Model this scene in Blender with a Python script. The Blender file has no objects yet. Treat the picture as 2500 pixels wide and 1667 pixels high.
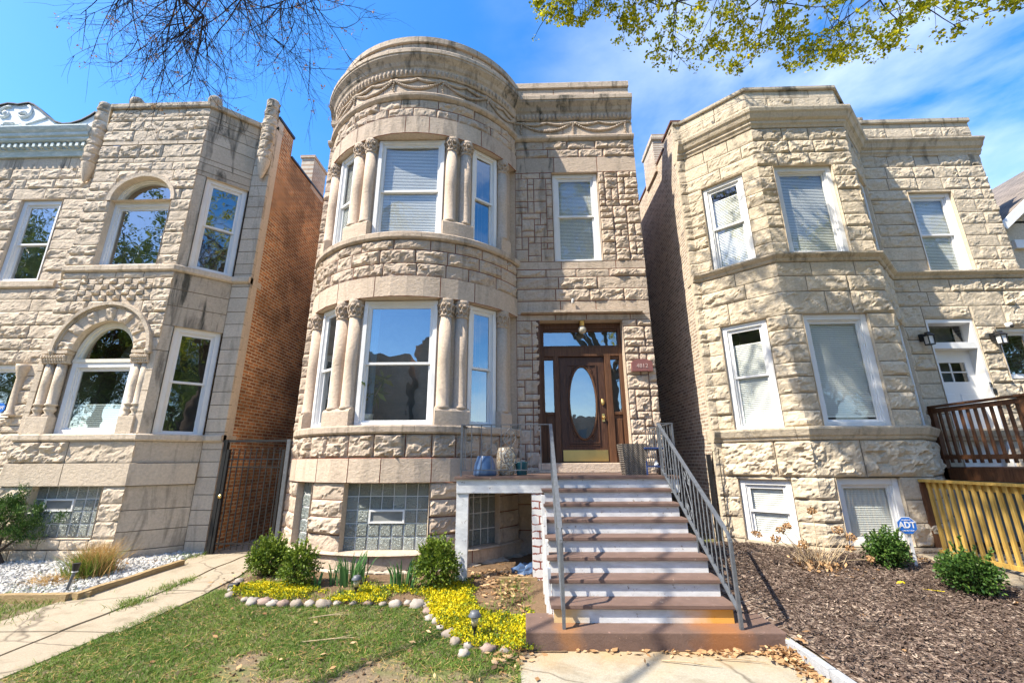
import bpy, math, random
import numpy as np
from mathutils import Vector, Matrix, noise
R_ = math.radians
sc = bpy.context.scene
col = sc.collection
rng = random.Random(7)
nrg = np.random.default_rng(11)

# ------------------------------------------------------------------ camera, sky, sun, exposure
CAM = (0.0, 0.0, 1.80)
cd = bpy.data.cameras.new("camera"); cam = bpy.data.objects.new("camera", cd); col.objects.link(cam)
cd.sensor_width = 36; cd.lens = 14.991; cd.clip_start = .05; cd.clip_end = 2000
cam.matrix_world = Matrix.Translation(CAM) @ Matrix.Rotation(R_(1.427), 4, 'Z') @ Matrix.Rotation(R_(90 + 15.621), 4, 'X') @ Matrix.Rotation(R_(-.338), 4, 'Z')
sc.camera = cam

SUN_EL, SUN_AZ = 50.0, 27.0            # light travels towards +X, turned AZ degrees into the scene
LDIR = Vector((math.cos(R_(SUN_EL))*math.cos(R_(SUN_AZ)), math.cos(R_(SUN_EL))*math.sin(R_(SUN_AZ)), -math.sin(R_(SUN_EL))))
sd = bpy.data.lights.new("sun", 'SUN'); sun = bpy.data.objects.new("sun", sd); col.objects.link(sun)
sd.energy = 3.9; sd.angle = R_(.53); sd.color = (1, .915, .765)
sun.rotation_euler = LDIR.to_track_quat('-Z', 'Y').to_euler()

w = bpy.data.worlds.new("World"); sc.world = w; w.use_nodes = True
nt = w.node_tree; nt.nodes.clear()
sky = nt.nodes.new('ShaderNodeTexSky'); sky.sky_type = 'NISHITA'; sky.sun_disc = False
sky.sun_elevation = R_(SUN_EL); sky.sun_rotation = math.atan2(-LDIR.x, -LDIR.y); sky.air_density = 1.0; sky.dust_density = .6; sky.ozone_density = 2.0
tc = nt.nodes.new('ShaderNodeTexCoord')
mp = nt.nodes.new('ShaderNodeMapping'); mp.inputs['Scale'].default_value = (1.0, 1.0, 2.3); mp.inputs['Rotation'].default_value = (0, R_(-9), R_(20))
n1 = nt.nodes.new('ShaderNodeTexNoise'); n1.inputs['Scale'].default_value = 2.4; n1.inputs['Detail'].default_value = 8; n1.inputs['Roughness'].default_value = .56; n1.inputs['Distortion'].default_value = .25
rp = nt.nodes.new('ShaderNodeValToRGB'); rp.color_ramp.elements[0].position = .40; rp.color_ramp.elements[1].position = .74
hs = nt.nodes.new('ShaderNodeHueSaturation'); hs.inputs['Saturation'].default_value = 1.38; hs.inputs['Value'].default_value = .98; hs.inputs['Hue'].default_value = .503
mx = nt.nodes.new('ShaderNodeMix'); mx.data_type = 'RGBA'
bg = nt.nodes.new('ShaderNodeBackground'); out = nt.nodes.new('ShaderNodeOutputWorld')
lk = nt.links.new
lk(tc.outputs['Generated'], mp.inputs['Vector']); lk(mp.outputs[0], n1.inputs['Vector']); lk(n1.outputs['Fac'], rp.inputs[0])
# more cloud towards the right of the street and low over the roofs
sx = nt.nodes.new('ShaderNodeSeparateXYZ'); lk(tc.outputs['Generated'], sx.inputs[0])
mr = nt.nodes.new('ShaderNodeMapRange'); mr.inputs[1].default_value = -.1; mr.inputs[2].default_value = .5; mr.inputs[3].default_value = .02; mr.inputs[4].default_value = .6; lk(sx.outputs[0], mr.inputs[0])
mu = nt.nodes.new('ShaderNodeMath'); mu.operation = 'MULTIPLY'; lk(rp.outputs[0], mu.inputs[0]); lk(mr.outputs[0], mu.inputs[1])
lk(sky.outputs[0], hs.inputs['Color']); lk(hs.outputs[0], mx.inputs[6]); mx.inputs[7].default_value = (4.6, 4.9, 5.3, 1)
lk(mu.outputs[0], mx.inputs[0]); lk(mx.outputs[2], bg.inputs[0]); bg.inputs[1].default_value = .15; lk(bg.outputs[0], out.inputs[0])
sc.view_settings.view_transform = 'Standard'; sc.view_settings.look = 'None'; sc.view_settings.exposure = 1.42; sc.view_settings.gamma = 1

# ------------------------------------------------------------------ helpers
def tag(o, label=None, cat=None, group=None, kind=None):
    if label: o['label'] = label
    if cat: o['category'] = cat
    if group: o['group'] = group
    if kind: o['kind'] = kind
    return o
def empty(name, loc, label, cat, group=None):
    o = bpy.data.objects.new(name, None); o.location = loc; col.objects.link(o); o.empty_display_size = .1
    return tag(o, label, cat, group)
def link(name, me, parent=None, world=True):
    o = bpy.data.objects.new(name, me); col.objects.link(o)
    if parent is not None:
        o.parent = parent
        if world:
            p = parent; L = Vector(p.location)
            while p.parent is not None: p = p.parent; L = Vector(p.location)
            if parent.type == 'EMPTY': o.matrix_parent_inverse = Matrix.Translation(-L)
    return o
class MB:
    def __init__(s): s.v = []; s.f = []; s.m = []; s.a = []; s.t = []; s.cur = 0; s.blk = .5; s.stn = 0.
    def V(s, p, stn=None):
        s.v.append((p[0], p[1], p[2])); s.a.append(s.blk); s.t.append(s.stn if stn is None else stn); return len(s.v) - 1
    def F(s, idx, m=None): s.f.append(tuple(idx)); s.m.append(s.cur if m is None else m)
    def quad(s, a, b, c, d, m=None): s.F([s.V(a), s.V(b), s.V(c), s.V(d)], m)
    def box(s, x0, x1, y0, y1, z0, z1, m=None, fr=None):
        P = [(x, y, z) for z in (z0, z1) for y in (y0, y1) for x in (x0, x1)]
        if fr: P = [fr(*p) for p in P]
        i = [s.V(p) for p in P]
        for q in ((0, 2, 3, 1), (4, 5, 7, 6), (0, 1, 5, 4), (1, 3, 7, 5), (3, 2, 6, 7), (2, 0, 4, 6)): s.F([i[k] for k in q], m)
    def bar(s, p, q, wd, th=None, m=None, up=(0, 0, 1)):
        p = Vector(p); q = Vector(q); d = (q - p).normalized(); th = th or wd
        u = Vector(up)
        if abs(d.dot(u)) > .99: u = Vector((0, 1, 0))
        a = d.cross(u).normalized(); b = a.cross(d)
        c = [(-1, -1), (1, -1), (1, 1), (-1, 1)]
        i = [s.V(p + a*x*wd/2 + b*y*th/2) for x, y in c]; j = [s.V(q + a*x*wd/2 + b*y*th/2) for x, y in c]
        for k in range(4): s.F([i[k], i[(k+1) % 4], j[(k+1) % 4], j[k]], m)
        s.F(i[::-1], m); s.F(j, m)
    def tube(s, pts, rad, n=6, m=None, caps=True):
        pts = [Vector(p) for p in pts]; prev = None; rings = []
        if not hasattr(rad, '__len__'): rad = [rad]*len(pts)
        for k, p in enumerate(pts):
            d = (pts[min(k+1, len(pts)-1)] - pts[max(k-1, 0)])
            if d.length < 1e-9: d = Vector((0, 0, 1))
            d.normalize()
            if prev is None:
                u = Vector((0, 0, 1)) if abs(d.z) < .9 else Vector((1, 0, 0)); a = d.cross(u).normalized()
            else:
                a = (prev - d*prev.dot(d))
                a = a.normalized() if a.length > 1e-6 else d.orthogonal().normalized()
            prev = a; b = d.cross(a)
            rings.append([s.V(p + (a*math.cos(2*math.pi*t/n) + b*math.sin(2*math.pi*t/n))*rad[k]) for t in range(n)])
        for r0, r1 in zip(rings, rings[1:]):
            for t in range(n): s.F([r0[t], r0[(t+1) % n], r1[(t+1) % n], r1[t]], m)
        if caps: s.F(rings[0][::-1], m); s.F(rings[-1], m)
    def lathe(s, c, prof, n=20, m=None, fn=None, a0=0, a1=2*math.pi):
        full = abs(a1 - a0 - 2*math.pi) < 1e-6; rings = []
        for r, z in prof:
            ring = []
            for t in range(n if full else n+1):
                th = a0 + (a1-a0)*t/n; rr = r + (fn(th, z) if fn else 0)
                ring.append(s.V((c[0] + rr*math.cos(th), c[1] + rr*math.sin(th), c[2] + z)))
            rings.append(ring)
        k = len(rings[0])
        for r0, r1 in zip(rings, rings[1:]):
            for t in range(k if full else k-1): s.F([r0[t], r0[(t+1) % k], r1[(t+1) % k], r1[t]], m)
        if full:
            s.F(rings[0][::-1], m); s.F(rings[-1], m)
    def ball(s, c, r, n=8, m=None, sq=(1, 1, 1), jit=0):
        k = max(3, n//2); prof = []
        i0 = len(s.v)
        for a in range(k+1):
            ph = math.pi*a/k
            for t in range(n):
                th = 2*math.pi*t/n
                q = Vector((math.sin(ph)*math.cos(th)*sq[0], math.sin(ph)*math.sin(th)*sq[1], -math.cos(ph)*sq[2]))*r
                if jit: q *= 1 + jit*noise.noise(q*(2.2/r) + Vector(c)*7)
                s.V((c[0]+q.x, c[1]+q.y, c[2]+q.z))
        for a in range(k):
            for t in range(n): s.F([i0+a*n+t, i0+a*n+(t+1) % n, i0+(a+1)*n+(t+1) % n, i0+(a+1)*n+t], m)
    def build(s, name, mats, parent=None, smooth=False, world=True, bevel=0):
        me = bpy.data.meshes.new(name)
        me.from_pydata(s.v, [], s.f)
        if not isinstance(mats, (list, tuple)): mats = [mats]
        for mt in mats: me.materials.append(mt)
        me.polygons.foreach_set('material_index', s.m)
        if smooth: me.polygons.foreach_set('use_smooth', [True]*len(s.f))
        at = me.attributes.new('blk', 'FLOAT', 'POINT'); at.data.foreach_set('value', s.a)
        at = me.attributes.new('stn', 'FLOAT', 'POINT'); at.data.foreach_set('value', s.t)
        me.update()
        o = link(name, me, parent, world)
        if bevel:
            b = o.modifiers.new('bevel', 'BEVEL'); b.width = bevel; b.segments = 2; b.limit_method = 'ANGLE'
        return o
def np_mesh(name, V, mat, parent=None, attr=None, n=4, mats=None, world=True):
    """V: (N, n, 3) separate polygons of n corners"""
    N = len(V); me = bpy.data.meshes.new(name)
    me.vertices.add(N*n); me.vertices.foreach_set('co', np.ascontiguousarray(V, dtype=np.float32).ravel())
    me.loops.add(N*n); me.loops.foreach_set('vertex_index', np.arange(N*n, dtype=np.int32))
    me.polygons.add(N); me.polygons.foreach_set('loop_start', np.arange(0, N*n, n, dtype=np.int32))
    try: me.polygons.foreach_set('loop_total', np.full(N, n, dtype=np.int32))
    except Exception: pass
    me.materials.append(mat)
    a = me.attributes.new('blk', 'FLOAT', 'POINT')
    a.data.foreach_set('value', np.repeat(attr if attr is not None else nrg.random(N), n).astype(np.float32))
    me.update(calc_edges=True); me.validate()
    return link(name, me, parent, world)
def leaves(P, size, aspect=.5, tilt=None, dirs=None):
    """diamond leaf quads at points P (N,3); random orientation"""
    N = len(P); sz = size*(.6 + .8*nrg.random(N))[:, None]
    d = nrg.normal(size=(N, 3)) if dirs is None else dirs + .6*nrg.normal(size=(N, 3))
    d /= np.linalg.norm(d, axis=1)[:, None]
    u = nrg.normal(size=(N, 3)); u -= d*(u*d).sum(1)[:, None]; u /= np.linalg.norm(u, axis=1)[:, None]
    return np.stack([P, P + d*sz*.5 + u*sz*aspect*.5, P + d*sz, P + d*sz*.5 - u*sz*aspect*.5], 1)
def ico():
    t = (1+5**.5)/2
    v = np.array([(-1, t, 0), (1, t, 0), (-1, -t, 0), (1, -t, 0), (0, -1, t), (0, 1, t), (0, -1, -t), (0, 1, -t), (t, 0, -1), (t, 0, 1), (-t, 0, -1), (-t, 0, 1)], float)
    v /= np.linalg.norm(v[0])
    f = np.array([(0, 11, 5), (0, 5, 1), (0, 1, 7), (0, 7, 10), (0, 10, 11), (1, 5, 9), (5, 11, 4), (11, 10, 2), (10, 7, 6), (7, 1, 8), (3, 9, 4), (3, 4, 2), (3, 2, 6), (3, 6, 8), (3, 8, 9), (4, 9, 5), (2, 4, 11), (6, 2, 10), (8, 6, 7), (9, 8, 1)])
    return v, f
ICO_V, ICO_F = ico()
def rnd_rot(N):
    q = nrg.normal(size=(N, 4)); q /= np.linalg.norm(q, axis=1)[:, None]; a, b, c, d = q.T
    return np.stack([np.stack([1-2*(c*c+d*d), 2*(b*c-a*d), 2*(b*d+a*c)], 1), np.stack([2*(b*c+a*d), 1-2*(b*b+d*d), 2*(c*d-a*b)], 1), np.stack([2*(b*d-a*c), 2*(c*d+a*b), 1-2*(b*b+c*c)], 1)], 1)
def smst(a, b, x): t = min(1, max(0, (x-a)/(b-a))); return t*t*(3-2*t)

# ------------------------------------------------------------------ materials
class NT:
    def __init__(s, name):
        s.m = bpy.data.materials.new(name); s.m.use_nodes = True; s.t = s.m.node_tree; s.t.nodes.clear()
        s.o = s.n('ShaderNodeOutputMaterial')
    def n(s, ty, ins=None, **kw):
        x = s.t.nodes.new(ty)
        for k, v in kw.items(): setattr(x, k, v)
        for k, v in (ins or {}).items():
            if hasattr(v, 'is_output') or isinstance(v, bpy.types.NodeSocket): s.t.links.new(v, x.inputs[k])
            else: x.inputs[k].default_value = v
        return x
    def obj(s): return s.n('ShaderNodeTexCoord').outputs['Object']
    def map(s, v, scale=(1, 1, 1), rot=(0, 0, 0)): return s.n('ShaderNodeMapping', {'Vector': v, 'Scale': scale, 'Rotation': rot}).outputs[0]
    def noise(s, v, scale, detail=4, rough=.55, dist=0): return s.n('ShaderNodeTexNoise', {'Vector': v, 'Scale': scale, 'Detail': detail, 'Roughness': rough, 'Distortion': dist}).outputs['Fac']
    def ramp(s, f, *st):
        x = s.n('ShaderNodeValToRGB', {'Fac': f}); cr = x.color_ramp
        while len(cr.elements) < len(st): cr.elements.new(.5)
        for e, (p, c) in zip(cr.elements, st):
            e.position = p; e.color = (*c, 1) if hasattr(c, '__len__') else (c, c, c, 1)
        return x.outputs[0]
    def mix(s, f, a, b, blend='MIX'):
        x = s.n('ShaderNodeMix', data_type='RGBA', blend_type=blend)
        for i, v in ((0, f), (6, a), (7, b)):
            if isinstance(v, bpy.types.NodeSocket): s.t.links.new(v, x.inputs[i])
            elif hasattr(v, '__len__'): x.inputs[i].default_value = (*v, 1) if len(v) == 3 else v
            else: x.inputs[i].default_value = v
        return x.outputs[2]
    def math(s, op, a, b=0.):
        x = s.n('ShaderNodeMath', operation=op)
        for i, v in ((0, a), (1, b)):
            if isinstance(v, bpy.types.NodeSocket): s.t.links.new(v, x.inputs[i])
            else: x.inputs[i].default_value = v
        return x.outputs[0]
    def attr(s, nm): return s.n('ShaderNodeAttribute', attribute_name=nm).outputs['Fac']
    def bump(s, h, st=.4, dist=.01, nrm=None):
        ins = {'Height': h, 'Strength': st, 'Distance': dist}
        if nrm is not None: ins['Normal'] = nrm
        return s.n('ShaderNodeBump', ins).outputs[0]
    def bsdf(s, colr, rough=.8, nrm=None, metal=0., spec=.3, **kw):
        c = (*colr, 1) if isinstance(colr, tuple) and len(colr) == 3 else colr
        ins = {'Base Color': c, 'Roughness': rough, 'Metallic': metal, 'Specular IOR Level': spec}
        if nrm is not None: ins['Normal'] = nrm
        ins.update(kw)
        b = s.n('ShaderNodeBsdfPrincipled', ins); s.t.links.new(b.outputs[0], s.o.inputs[0]); return s.m
    def surf(s, sh): s.t.links.new(sh, s.o.inputs[0]); return s.m

def stone(name, base, dark, warm, soot=.5, green=0.):
    k = NT(name); o = k.obj()
    c = k.mix(k.noise(o, 1.7, 5), base, warm)
    c = k.mix(k.math('MULTIPLY', k.attr('blk'), .55), c, dark)
    g = k.noise(o, 23, 6, .7); c = k.mix(.5, c, k.ramp(g, (.25, .55), (.75, 1.25)), 'MULTIPLY')
    # soot runs and patches of their own shape
    st = k.noise(k.map(o, (3.2, 3.2, .6)), 1.5, 8, .62, .6)
    st = k.ramp(st, (.5, 0.), (.68, 1.))
    amt = k.math('MULTIPLY', st, k.math('ADD', k.math('MULTIPLY', k.attr('stn'), 1.3), .22*soot))
    c = k.mix(amt, c, (.055+green*.02, .05+green*.022, .042))
    c = k.mix(k.math('MULTIPLY', k.attr('stn'), .38), c, (.17+.02*green, .155+.03*green, .12))
    pat = k.ramp(k.noise(o, 5.5, 5, .6), (.55, 0.), (.7, 1.)); c = k.mix(k.math('MULTIPLY', pat, .28), c, warm)
    b0 = k.bump(k.noise(k.map(o, (1, 1, 1.5)), 13, 9, .68, .4), .55, .035); b1 = k.bump(k.noise(o, 42, 8, .7), .5, .012, b0); b2 = k.bump(k.noise(o, 160, 4, .6), .35, .004, b1)
    return k.bsdf(c, .92, b2, spec=.15)
def flatmat(name, c, rough=.7, var=.12, sc_=6, bump=.15, metal=0., spec=.3):
    k = NT(name); o = k.obj(); n = k.noise(o, sc_, 5)
    cc = k.mix(1., (*c, 1), k.ramp(n, (.25, 1-var), (.75, 1+var)), 'MULTIPLY')
    return k.bsdf(cc, rough, k.bump(k.noise(o, sc_*6, 5), bump, .006), metal, spec)
M = {}
M['st_mid'] = stone('stone_pinkish', (.58, .475, .38), (.45, .355, .28), (.60, .475, .36), .5)
M['st_left'] = stone('stone_cream', (.675, .575, .46), (.53, .44, .34), (.70, .57, .43), .65)
M['st_right'] = stone('stone_buff', (.63, .54, .415), (.51, .43, .325), (.65, .54, .40), .5)
M['mort_red'] = flatmat('mortar_red', (.27, .095, .06), .95, .3)
M['mort_buff'] = flatmat('mortar_buff', (.30, .25, .19), .95, .25)
M['white'] = flatmat('paint_white', (.72, .72, .715), .5, .05, 4, .05)
M['cream'] = flatmat('paint_cream', (.74, .70, .60), .6, .1, 5, .1)
M['iron'] = flatmat('iron_grey', (.115, .125, .14), .5, .25, 20, .15, .2, .5)
M['black'] = flatmat('iron_black', (.018, .018, .02), .45, .3, 10, .1, .2, .5)
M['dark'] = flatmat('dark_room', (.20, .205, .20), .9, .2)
M['brass'] = flatmat('brass', (.72, .50, .18), .3, .1, 5, .02, .9)
M['blind'] = flatmat('blind_white', (.80, .80, .77), .7, .04, 3, .02)
M['curtain'] = flatmat('curtain_blue', (.30, .48, .62), .8, .1)
M['deckwood'] = flatmat('deck_brown', (.17, .085, .05), .7, .3, 9, .3)
M['navy'] = flatmat('paint_navy', (.03, .055, .16), .5, .2)
M['roofing'] = flatmat('roofing', (.12, .11, .10), .9, .2)
M['bluepot'] = flatmat('glaze_blue', (.07, .13, .25), .3, .2, 12, .2, 0, .5)
M['teal'] = flatmat('glaze_teal', (.02, .12, .14), .25, .3, 10, .1, 0, .5)
M['plastic'] = flatmat('plastic_white', (.75, .75, .75), .4, .03)
M['signblue'] = flatmat('sign_blue', (.02, .15, .55), .45, .05)
M['greypanel'] = flatmat('panel_grey', (.17, .20, .24), .7, .15)
M['greyblock'] = flatmat('paver_grey', (.34, .355, .38), .85, .18, 14, .5)
M['yellow'] = flatmat('yellow_plastic', (.85, .66, .02), .6, .1)
M['bark'] = flatmat('bark', (.065, .048, .036), .95, .35, 14, .8)
M['twig'] = flatmat('twig', (.035, .026, .022), .9, .3, 14, .3)
M['drystem'] = flatmat('dry_stem', (.42, .32, .20), .9, .25, 14, .3)
M['canvas'] = flatmat('pale_metal', (.62, .66, .67), .55, .25, 5, .3)

def glass(name, tint, refl):
    k = NT(name); fr = k.math('POWER', k.n('ShaderNodeLayerWeight', {'Blend': .5}).outputs['Facing'], 5.)
    o = k.obj(); bmp = k.bump(k.noise(o, 2.1, 2), .16, .02)
    gl = k.n('ShaderNodeBsdfGlossy', {'Color': (.95, .97, 1, 1), 'Roughness': .015, 'Normal': bmp}); tr = k.n('ShaderNodeBsdfTransparent', {'Color': (*tint, 1)})
    f = k.math('MINIMUM', k.math('ADD', k.math('MULTIPLY', fr, .9), refl+.04), .95)
    x = k.n('ShaderNodeMixShader', {0: f}); k.t.links.new(tr.outputs[0], x.inputs[1]); k.t.links.new(gl.outputs[0], x.inputs[2])
    return k.surf(x.outputs[0])
M['glass'] = glass('window_glass', (.88, .90, .885), .06)
M['glassdk'] = glass('window_glass_mirror', (.70, .76, .74), .24)
k = NT('glass_block'); o = k.obj()
wv = k.noise(o, 26, 3, .5, 1.5)
M['gblock'] = k.bsdf(k.mix(k.attr('blk'), (.27, .31, .295), (.46, .51, .49)), .2, k.bump(wv, 1., .12), spec=.8)

def brick(name, c1, c2, mort, soot, rough=.9, axis='X'):
    k = NT(name); o = k.obj(); s = k.n('ShaderNodeSeparateXYZ', {0: o})
    v = k.n('ShaderNodeCombineXYZ', {0: s.outputs[1 if axis == 'X' else 0], 1: s.outputs[2], 2: 0.}).outputs[0]
    b = k.n('ShaderNodeTexBrick', {'Vector': v, 'Color1': (*c1, 1), 'Color2': (*c2, 1), 'Mortar': (*mort, 1), 'Scale': 1., 'Mortar Size': .011, 'Mortar Smooth': .2, 'Bias': 0., 'Brick Width': .212, 'Row Height': .072})
    c = b.outputs['Color']
    c = k.mix(.6, c, k.ramp(k.noise(o, 9, 6, .7), (.25, .6), (.75, 1.35)), 'MULTIPLY')
    c = k.mix(k.math('MULTIPLY', k.ramp(k.noise(o, .9, 6, .65), (.42, 0.), (.62, 1.)), soot), c, (.035, .028, .022))
    bm = k.bump(k.math('SUBTRACT', 1., b.outputs['Fac']), .8, .012, k.bump(k.noise(o, 60, 5), .5, .006))
    return k.bsdf(c, rough, bm, spec=.15)
M['br_left'] = brick('brick_orange', (.68, .275, .10), (.36, .135, .06), (.72, .58, .38), .55)
M['br_right'] = brick('brick_dark', (.56, .43, .33), (.30, .23, .18), (.68, .62, .52), .1)
M['br_plain'] = brick('brick_plain', (.58, .40, .28), (.44, .30, .21), (.60, .53, .43), .12)

def peel(name, paint, under, amt, lines=False):
    k = NT(name); o = k.obj()
    n = k.ramp(k.noise(o, 16, 8, .7), (amt, 0.), (amt+.06, 1.))
    c = k.mix(n, paint, under); c = k.mix(.75, c, k.ramp(k.noise(k.map(o, (1, 1, 3)), 5, 7, .7), (.3, .68), (.7, 1.15)), 'MULTIPLY')
    return k, o, c, n
k, o, c, n = peel('paint_white_peeling', (.66, .665, .67), (.27, .23, .20), .61)
M['whitepeel'] = k.bsdf(c, .6, k.bump(n, .3, .004))
k, o, c, n = peel('riser_white_rusty', (.66, .665, .67), (.30, .27, .24), .62)
s = k.n('ShaderNodeSeparateXYZ', {0: o}); px = k.math('ADD', s.outputs[0], k.math('MULTIPLY', k.noise(o, 3.5, 4), .5))
r1 = k.ramp(px, (0.70, 1.), (.98, 0.)); r2 = k.ramp(k.math('MULTIPLY', px, .4), (.70, 0.), (.88, 1.))
c = k.mix(k.math('MULTIPLY', r1, .7), c, (.62, .38, .06)); c = k.mix(k.math('MULTIPLY', r2, .9), c, (.70, .33, .015))
M['riserrust'] = k.bsdf(c, .6, k.bump(n, .3, .004))
k, o, c, n = peel('tread_brown', (.165, .108, .088), (.42, .34, .27), .63)
M['tread'] = k.bsdf(c, .62, k.bump(k.noise(k.map(o, (1, 12, 12)), 8, 5), .35, .006))
k, o, c, n = peel('slab_brown', (.155, .10, .08), (.36, .22, .18), .63)
s = k.n('ShaderNodeSeparateXYZ', {0: o}); px = k.math('ADD', s.outputs[0], k.math('MULTIPLY', k.noise(o, 5, 4), .30))
def band(x0, x1, w_): return k.math('MULTIPLY', k.n('ShaderNodeMapRange', {0: px, 1: x0, 2: x0+w_}).outputs[0], k.n('ShaderNodeMapRange', {0: px, 1: x1, 2: x1-w_}).outputs[0])
c = k.mix(k.math('MULTIPLY', band(1.75, 2.4, .22), .55), c, (.36, .13, .025)); c = k.mix(k.math('MULTIPLY', band(.42, .75, .12), .5), c, (.36, .16, .05))
M['slab'] = k.bsdf(c, .8, k.bump(k.noise(o, 60, 6, .7), .5, .008))
k = NT('painted_block_red_joints'); o = k.obj(); s = k.n('ShaderNodeSeparateXYZ', {0: o})
v = k.n('ShaderNodeCombineXYZ', {0: k.math('ADD', s.outputs[0], s.outputs[1]), 1: k.math('ADD', s.outputs[2], k.math('MULTIPLY', k.noise(o, 7, 4), .12)), 2: 0.}).outputs[0]
b = k.n('ShaderNodeTexBrick', {'Vector': v, 'Color1': (.72, .72, .71, 1), 'Color2': (.66, .66, .65, 1), 'Mortar': (.24, .055, .035, 1), 'Scale': 1., 'Mortar Size': .010, 'Mortar Smooth': .1, 'Brick Width': .36, 'Row Height': .105})
M['redjoint'] = k.bsdf(k.mix(k.ramp(k.noise(o, 18, 7, .7), (.62, 0.), (.7, 1.)), b.outputs[0], (.25, .2, .17)), .8, k.bump(b.outputs['Fac'], -.4, .01))

k = NT('door_wood'); o = k.obj(); g = k.noise(k.map(o, (26, 26, 1.8)), 2.2, 7, .65, .8)
M['wood'] = k.bsdf(k.ramp(g, (.3, (.026, .012, .007)), (.55, (.08, .036, .02)), (.8, (.135, .068, .038))), .5, k.bump(g, .3, .006), spec=.35)
k = NT('frame_wood'); o = k.obj(); g = k.noise(k.map(o, (22, 22, 1.5)), 2.2, 7, .65, .8)
M['woodfr'] = k.bsdf(k.ramp(g, (.3, (.055, .024, .012)), (.75, (.165, .078, .038))), .55, k.bump(g, .3, .006))
k = NT('pine'); o = k.obj(); g = k.noise(k.map(o, (18, 18, 1.2)), 2.2, 7, .6, 1.2)
M['pine'] = k.bsdf(k.ramp(g, (.3, (.42, .24, .045)), (.75, (.66, .45, .13))), .65, k.bump(g, .2, .004))
k = NT('brown_stain'); o = k.obj(); g = k.noise(k.map(o, (15, 15, 2)), 2.2, 7, .6, 1.2)
M['stain'] = k.bsdf(k.ramp(g, (.3, (.07, .03, .016)), (.75, (.19, .085, .04))), .6, k.bump(g, .2, .004))
k = NT('timber_old'); o = k.obj(); g = k.noise(k.map(o, (6, 2, 18)), 3, 7, .6, 1.2)
M['timber'] = k.bsdf(k.ramp(g, (.3, (.20, .13, .06)), (.75, (.46, .34, .18))), .9, k.bump(g, .5, .01))
k = NT('wicker'); o = k.obj(); s = k.n('ShaderNodeSeparateXYZ', {0: o})
zz = k.math('PINGPONG', k.math('MULTIPLY', s.outputs[0], 1.), .04)
wv = k.math('SINE', k.math('MULTIPLY', k.math('ADD', s.outputs[2], zz), 230.))
M['wicker'] = k.bsdf(k.mix(k.n('ShaderNodeMapRange', {0: wv, 1: -1., 2: 1.}).outputs[0], (.09, .075, .06), (.27, .235, .20)), .7, k.bump(wv, .9, .01))
k = NT('patterned_ceramic'); o = k.obj()
vo = k.n('ShaderNodeTexVoronoi', {'Vector': o, 'Scale': 17.}, feature='DISTANCE_TO_EDGE').outputs['Distance']
pt = k.ramp(k.noise(o, 22, 3, .5, 2.), (.47, 0.), (.52, 1.))
M['ceramic'] = k.bsdf(k.mix(pt, (.66, .60, .47), (.36, .22, .10)), .3, None, spec=.5)
k = NT('granite_red'); o = k.obj()
M['granite'] = k.bsdf(k.ramp(k.noise(o, 90, 4, .7), (.35, (.14, .05, .045)), (.7, (.30, .13, .11))), .3, None, spec=.5)
k = NT('metal_cornice'); o = k.obj()
c = k.mix(k.ramp(k.noise(k.map(o, (3, 3, 9)), 2, 7, .65), (.45, 0.), (.7, 1.)), (.40, .47, .46), (.62, .66, .64))
c = k.mix(k.ramp(k.noise(o, 6, 6, .7), (.69, 0.), (.74, 1.)), c, (.30, .15, .05))
M['metal'] = k.bsdf(c, .5, k.bump(k.noise(o, 20, 5), .3, .008), .1)
k = NT('shingles'); o = k.obj(); s = k.n('ShaderNodeSeparateXYZ', {0: o})
v = k.n('ShaderNodeCombineXYZ', {0: s.outputs[1], 1: k.math('MULTIPLY', s.outputs[2], 1.5), 2: 0.}).outputs[0]
b = k.n('ShaderNodeTexBrick', {'Vector': v, 'Color1': (.24, .20, .17, 1), 'Color2': (.15, .13, .115, 1), 'Mortar': (.06, .05, .045, 1), 'Scale': 1., 'Mortar Size': .008, 'Brick Width': .3, 'Row Height': .13})
M['shingle'] = k.bsdf(b.outputs[0], .95)
def concrete(name, a, b_, spots=True, rust=None):
    k = NT(name); o = k.obj()
    c = k.mix(k.noise(o, 1.4, 6, .6), a, b_); c = k.mix(.6, c, k.ramp(k.noise(o, 55, 5, .75), (.3, .65), (.7, 1.25)), 'MULTIPLY')
    c = k.mix(k.ramp(k.noise(o, 2.6, 7, .65, .5), (.50, 0.), (.70, .7)), c, (.21, .17, .115))
    c = k.mix(k.ramp(k.noise(o, 150, 3, .7), (.62, 0.), (.70, .6)), c, (.60, .57, .50)); c = k.mix(k.ramp(k.noise(o, 95, 3, .7), (.64, 0.), (.70, .7)), c, (.13, .10, .075))
    cr = k.n('ShaderNodeTexVoronoi', {'Vector': k.n('ShaderNodeMix', {0: .12, 4: o, 5: k.n('ShaderNodeTexNoise', {'Vector': o, 'Scale': 4.}).outputs['Color']}, data_type='VECTOR').outputs[1], 'Scale': .75}, feature='DISTANCE_TO_EDGE').outputs['Distance']
    c = k.mix(k.ramp(cr, (.0, .75), (.012, 0.)), c, (.10, .08, .06))
    return k, o, c
k, o, c = concrete('concrete_walk', (.40, .34, .255), (.33, .275, .20)); M['conc'] = k.bsdf(c, .92, k.bump(k.noise(o, 70, 6, .75), .5, .008), spec=.15)
k, o, c = concrete('concrete_front', (.42, .385, .31), (.34, .305, .235))
s = k.n('ShaderNodeSeparateXYZ', {0: o}); nn = k.noise(o, 3., 5)
ru = k.math('MULTIPLY', k.ramp(k.math('ADD', s.outputs[1], k.math('MULTIPLY', nn, .9)), (.0, 0.), (1., 0.)), 1.)
mrn = k.n('ShaderNodeMapRange', {0: k.math('ADD', s.outputs[1], k.math('MULTIPLY', nn, 1.0)), 1: 4.85, 2: 5.45}).outputs[0]
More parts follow.
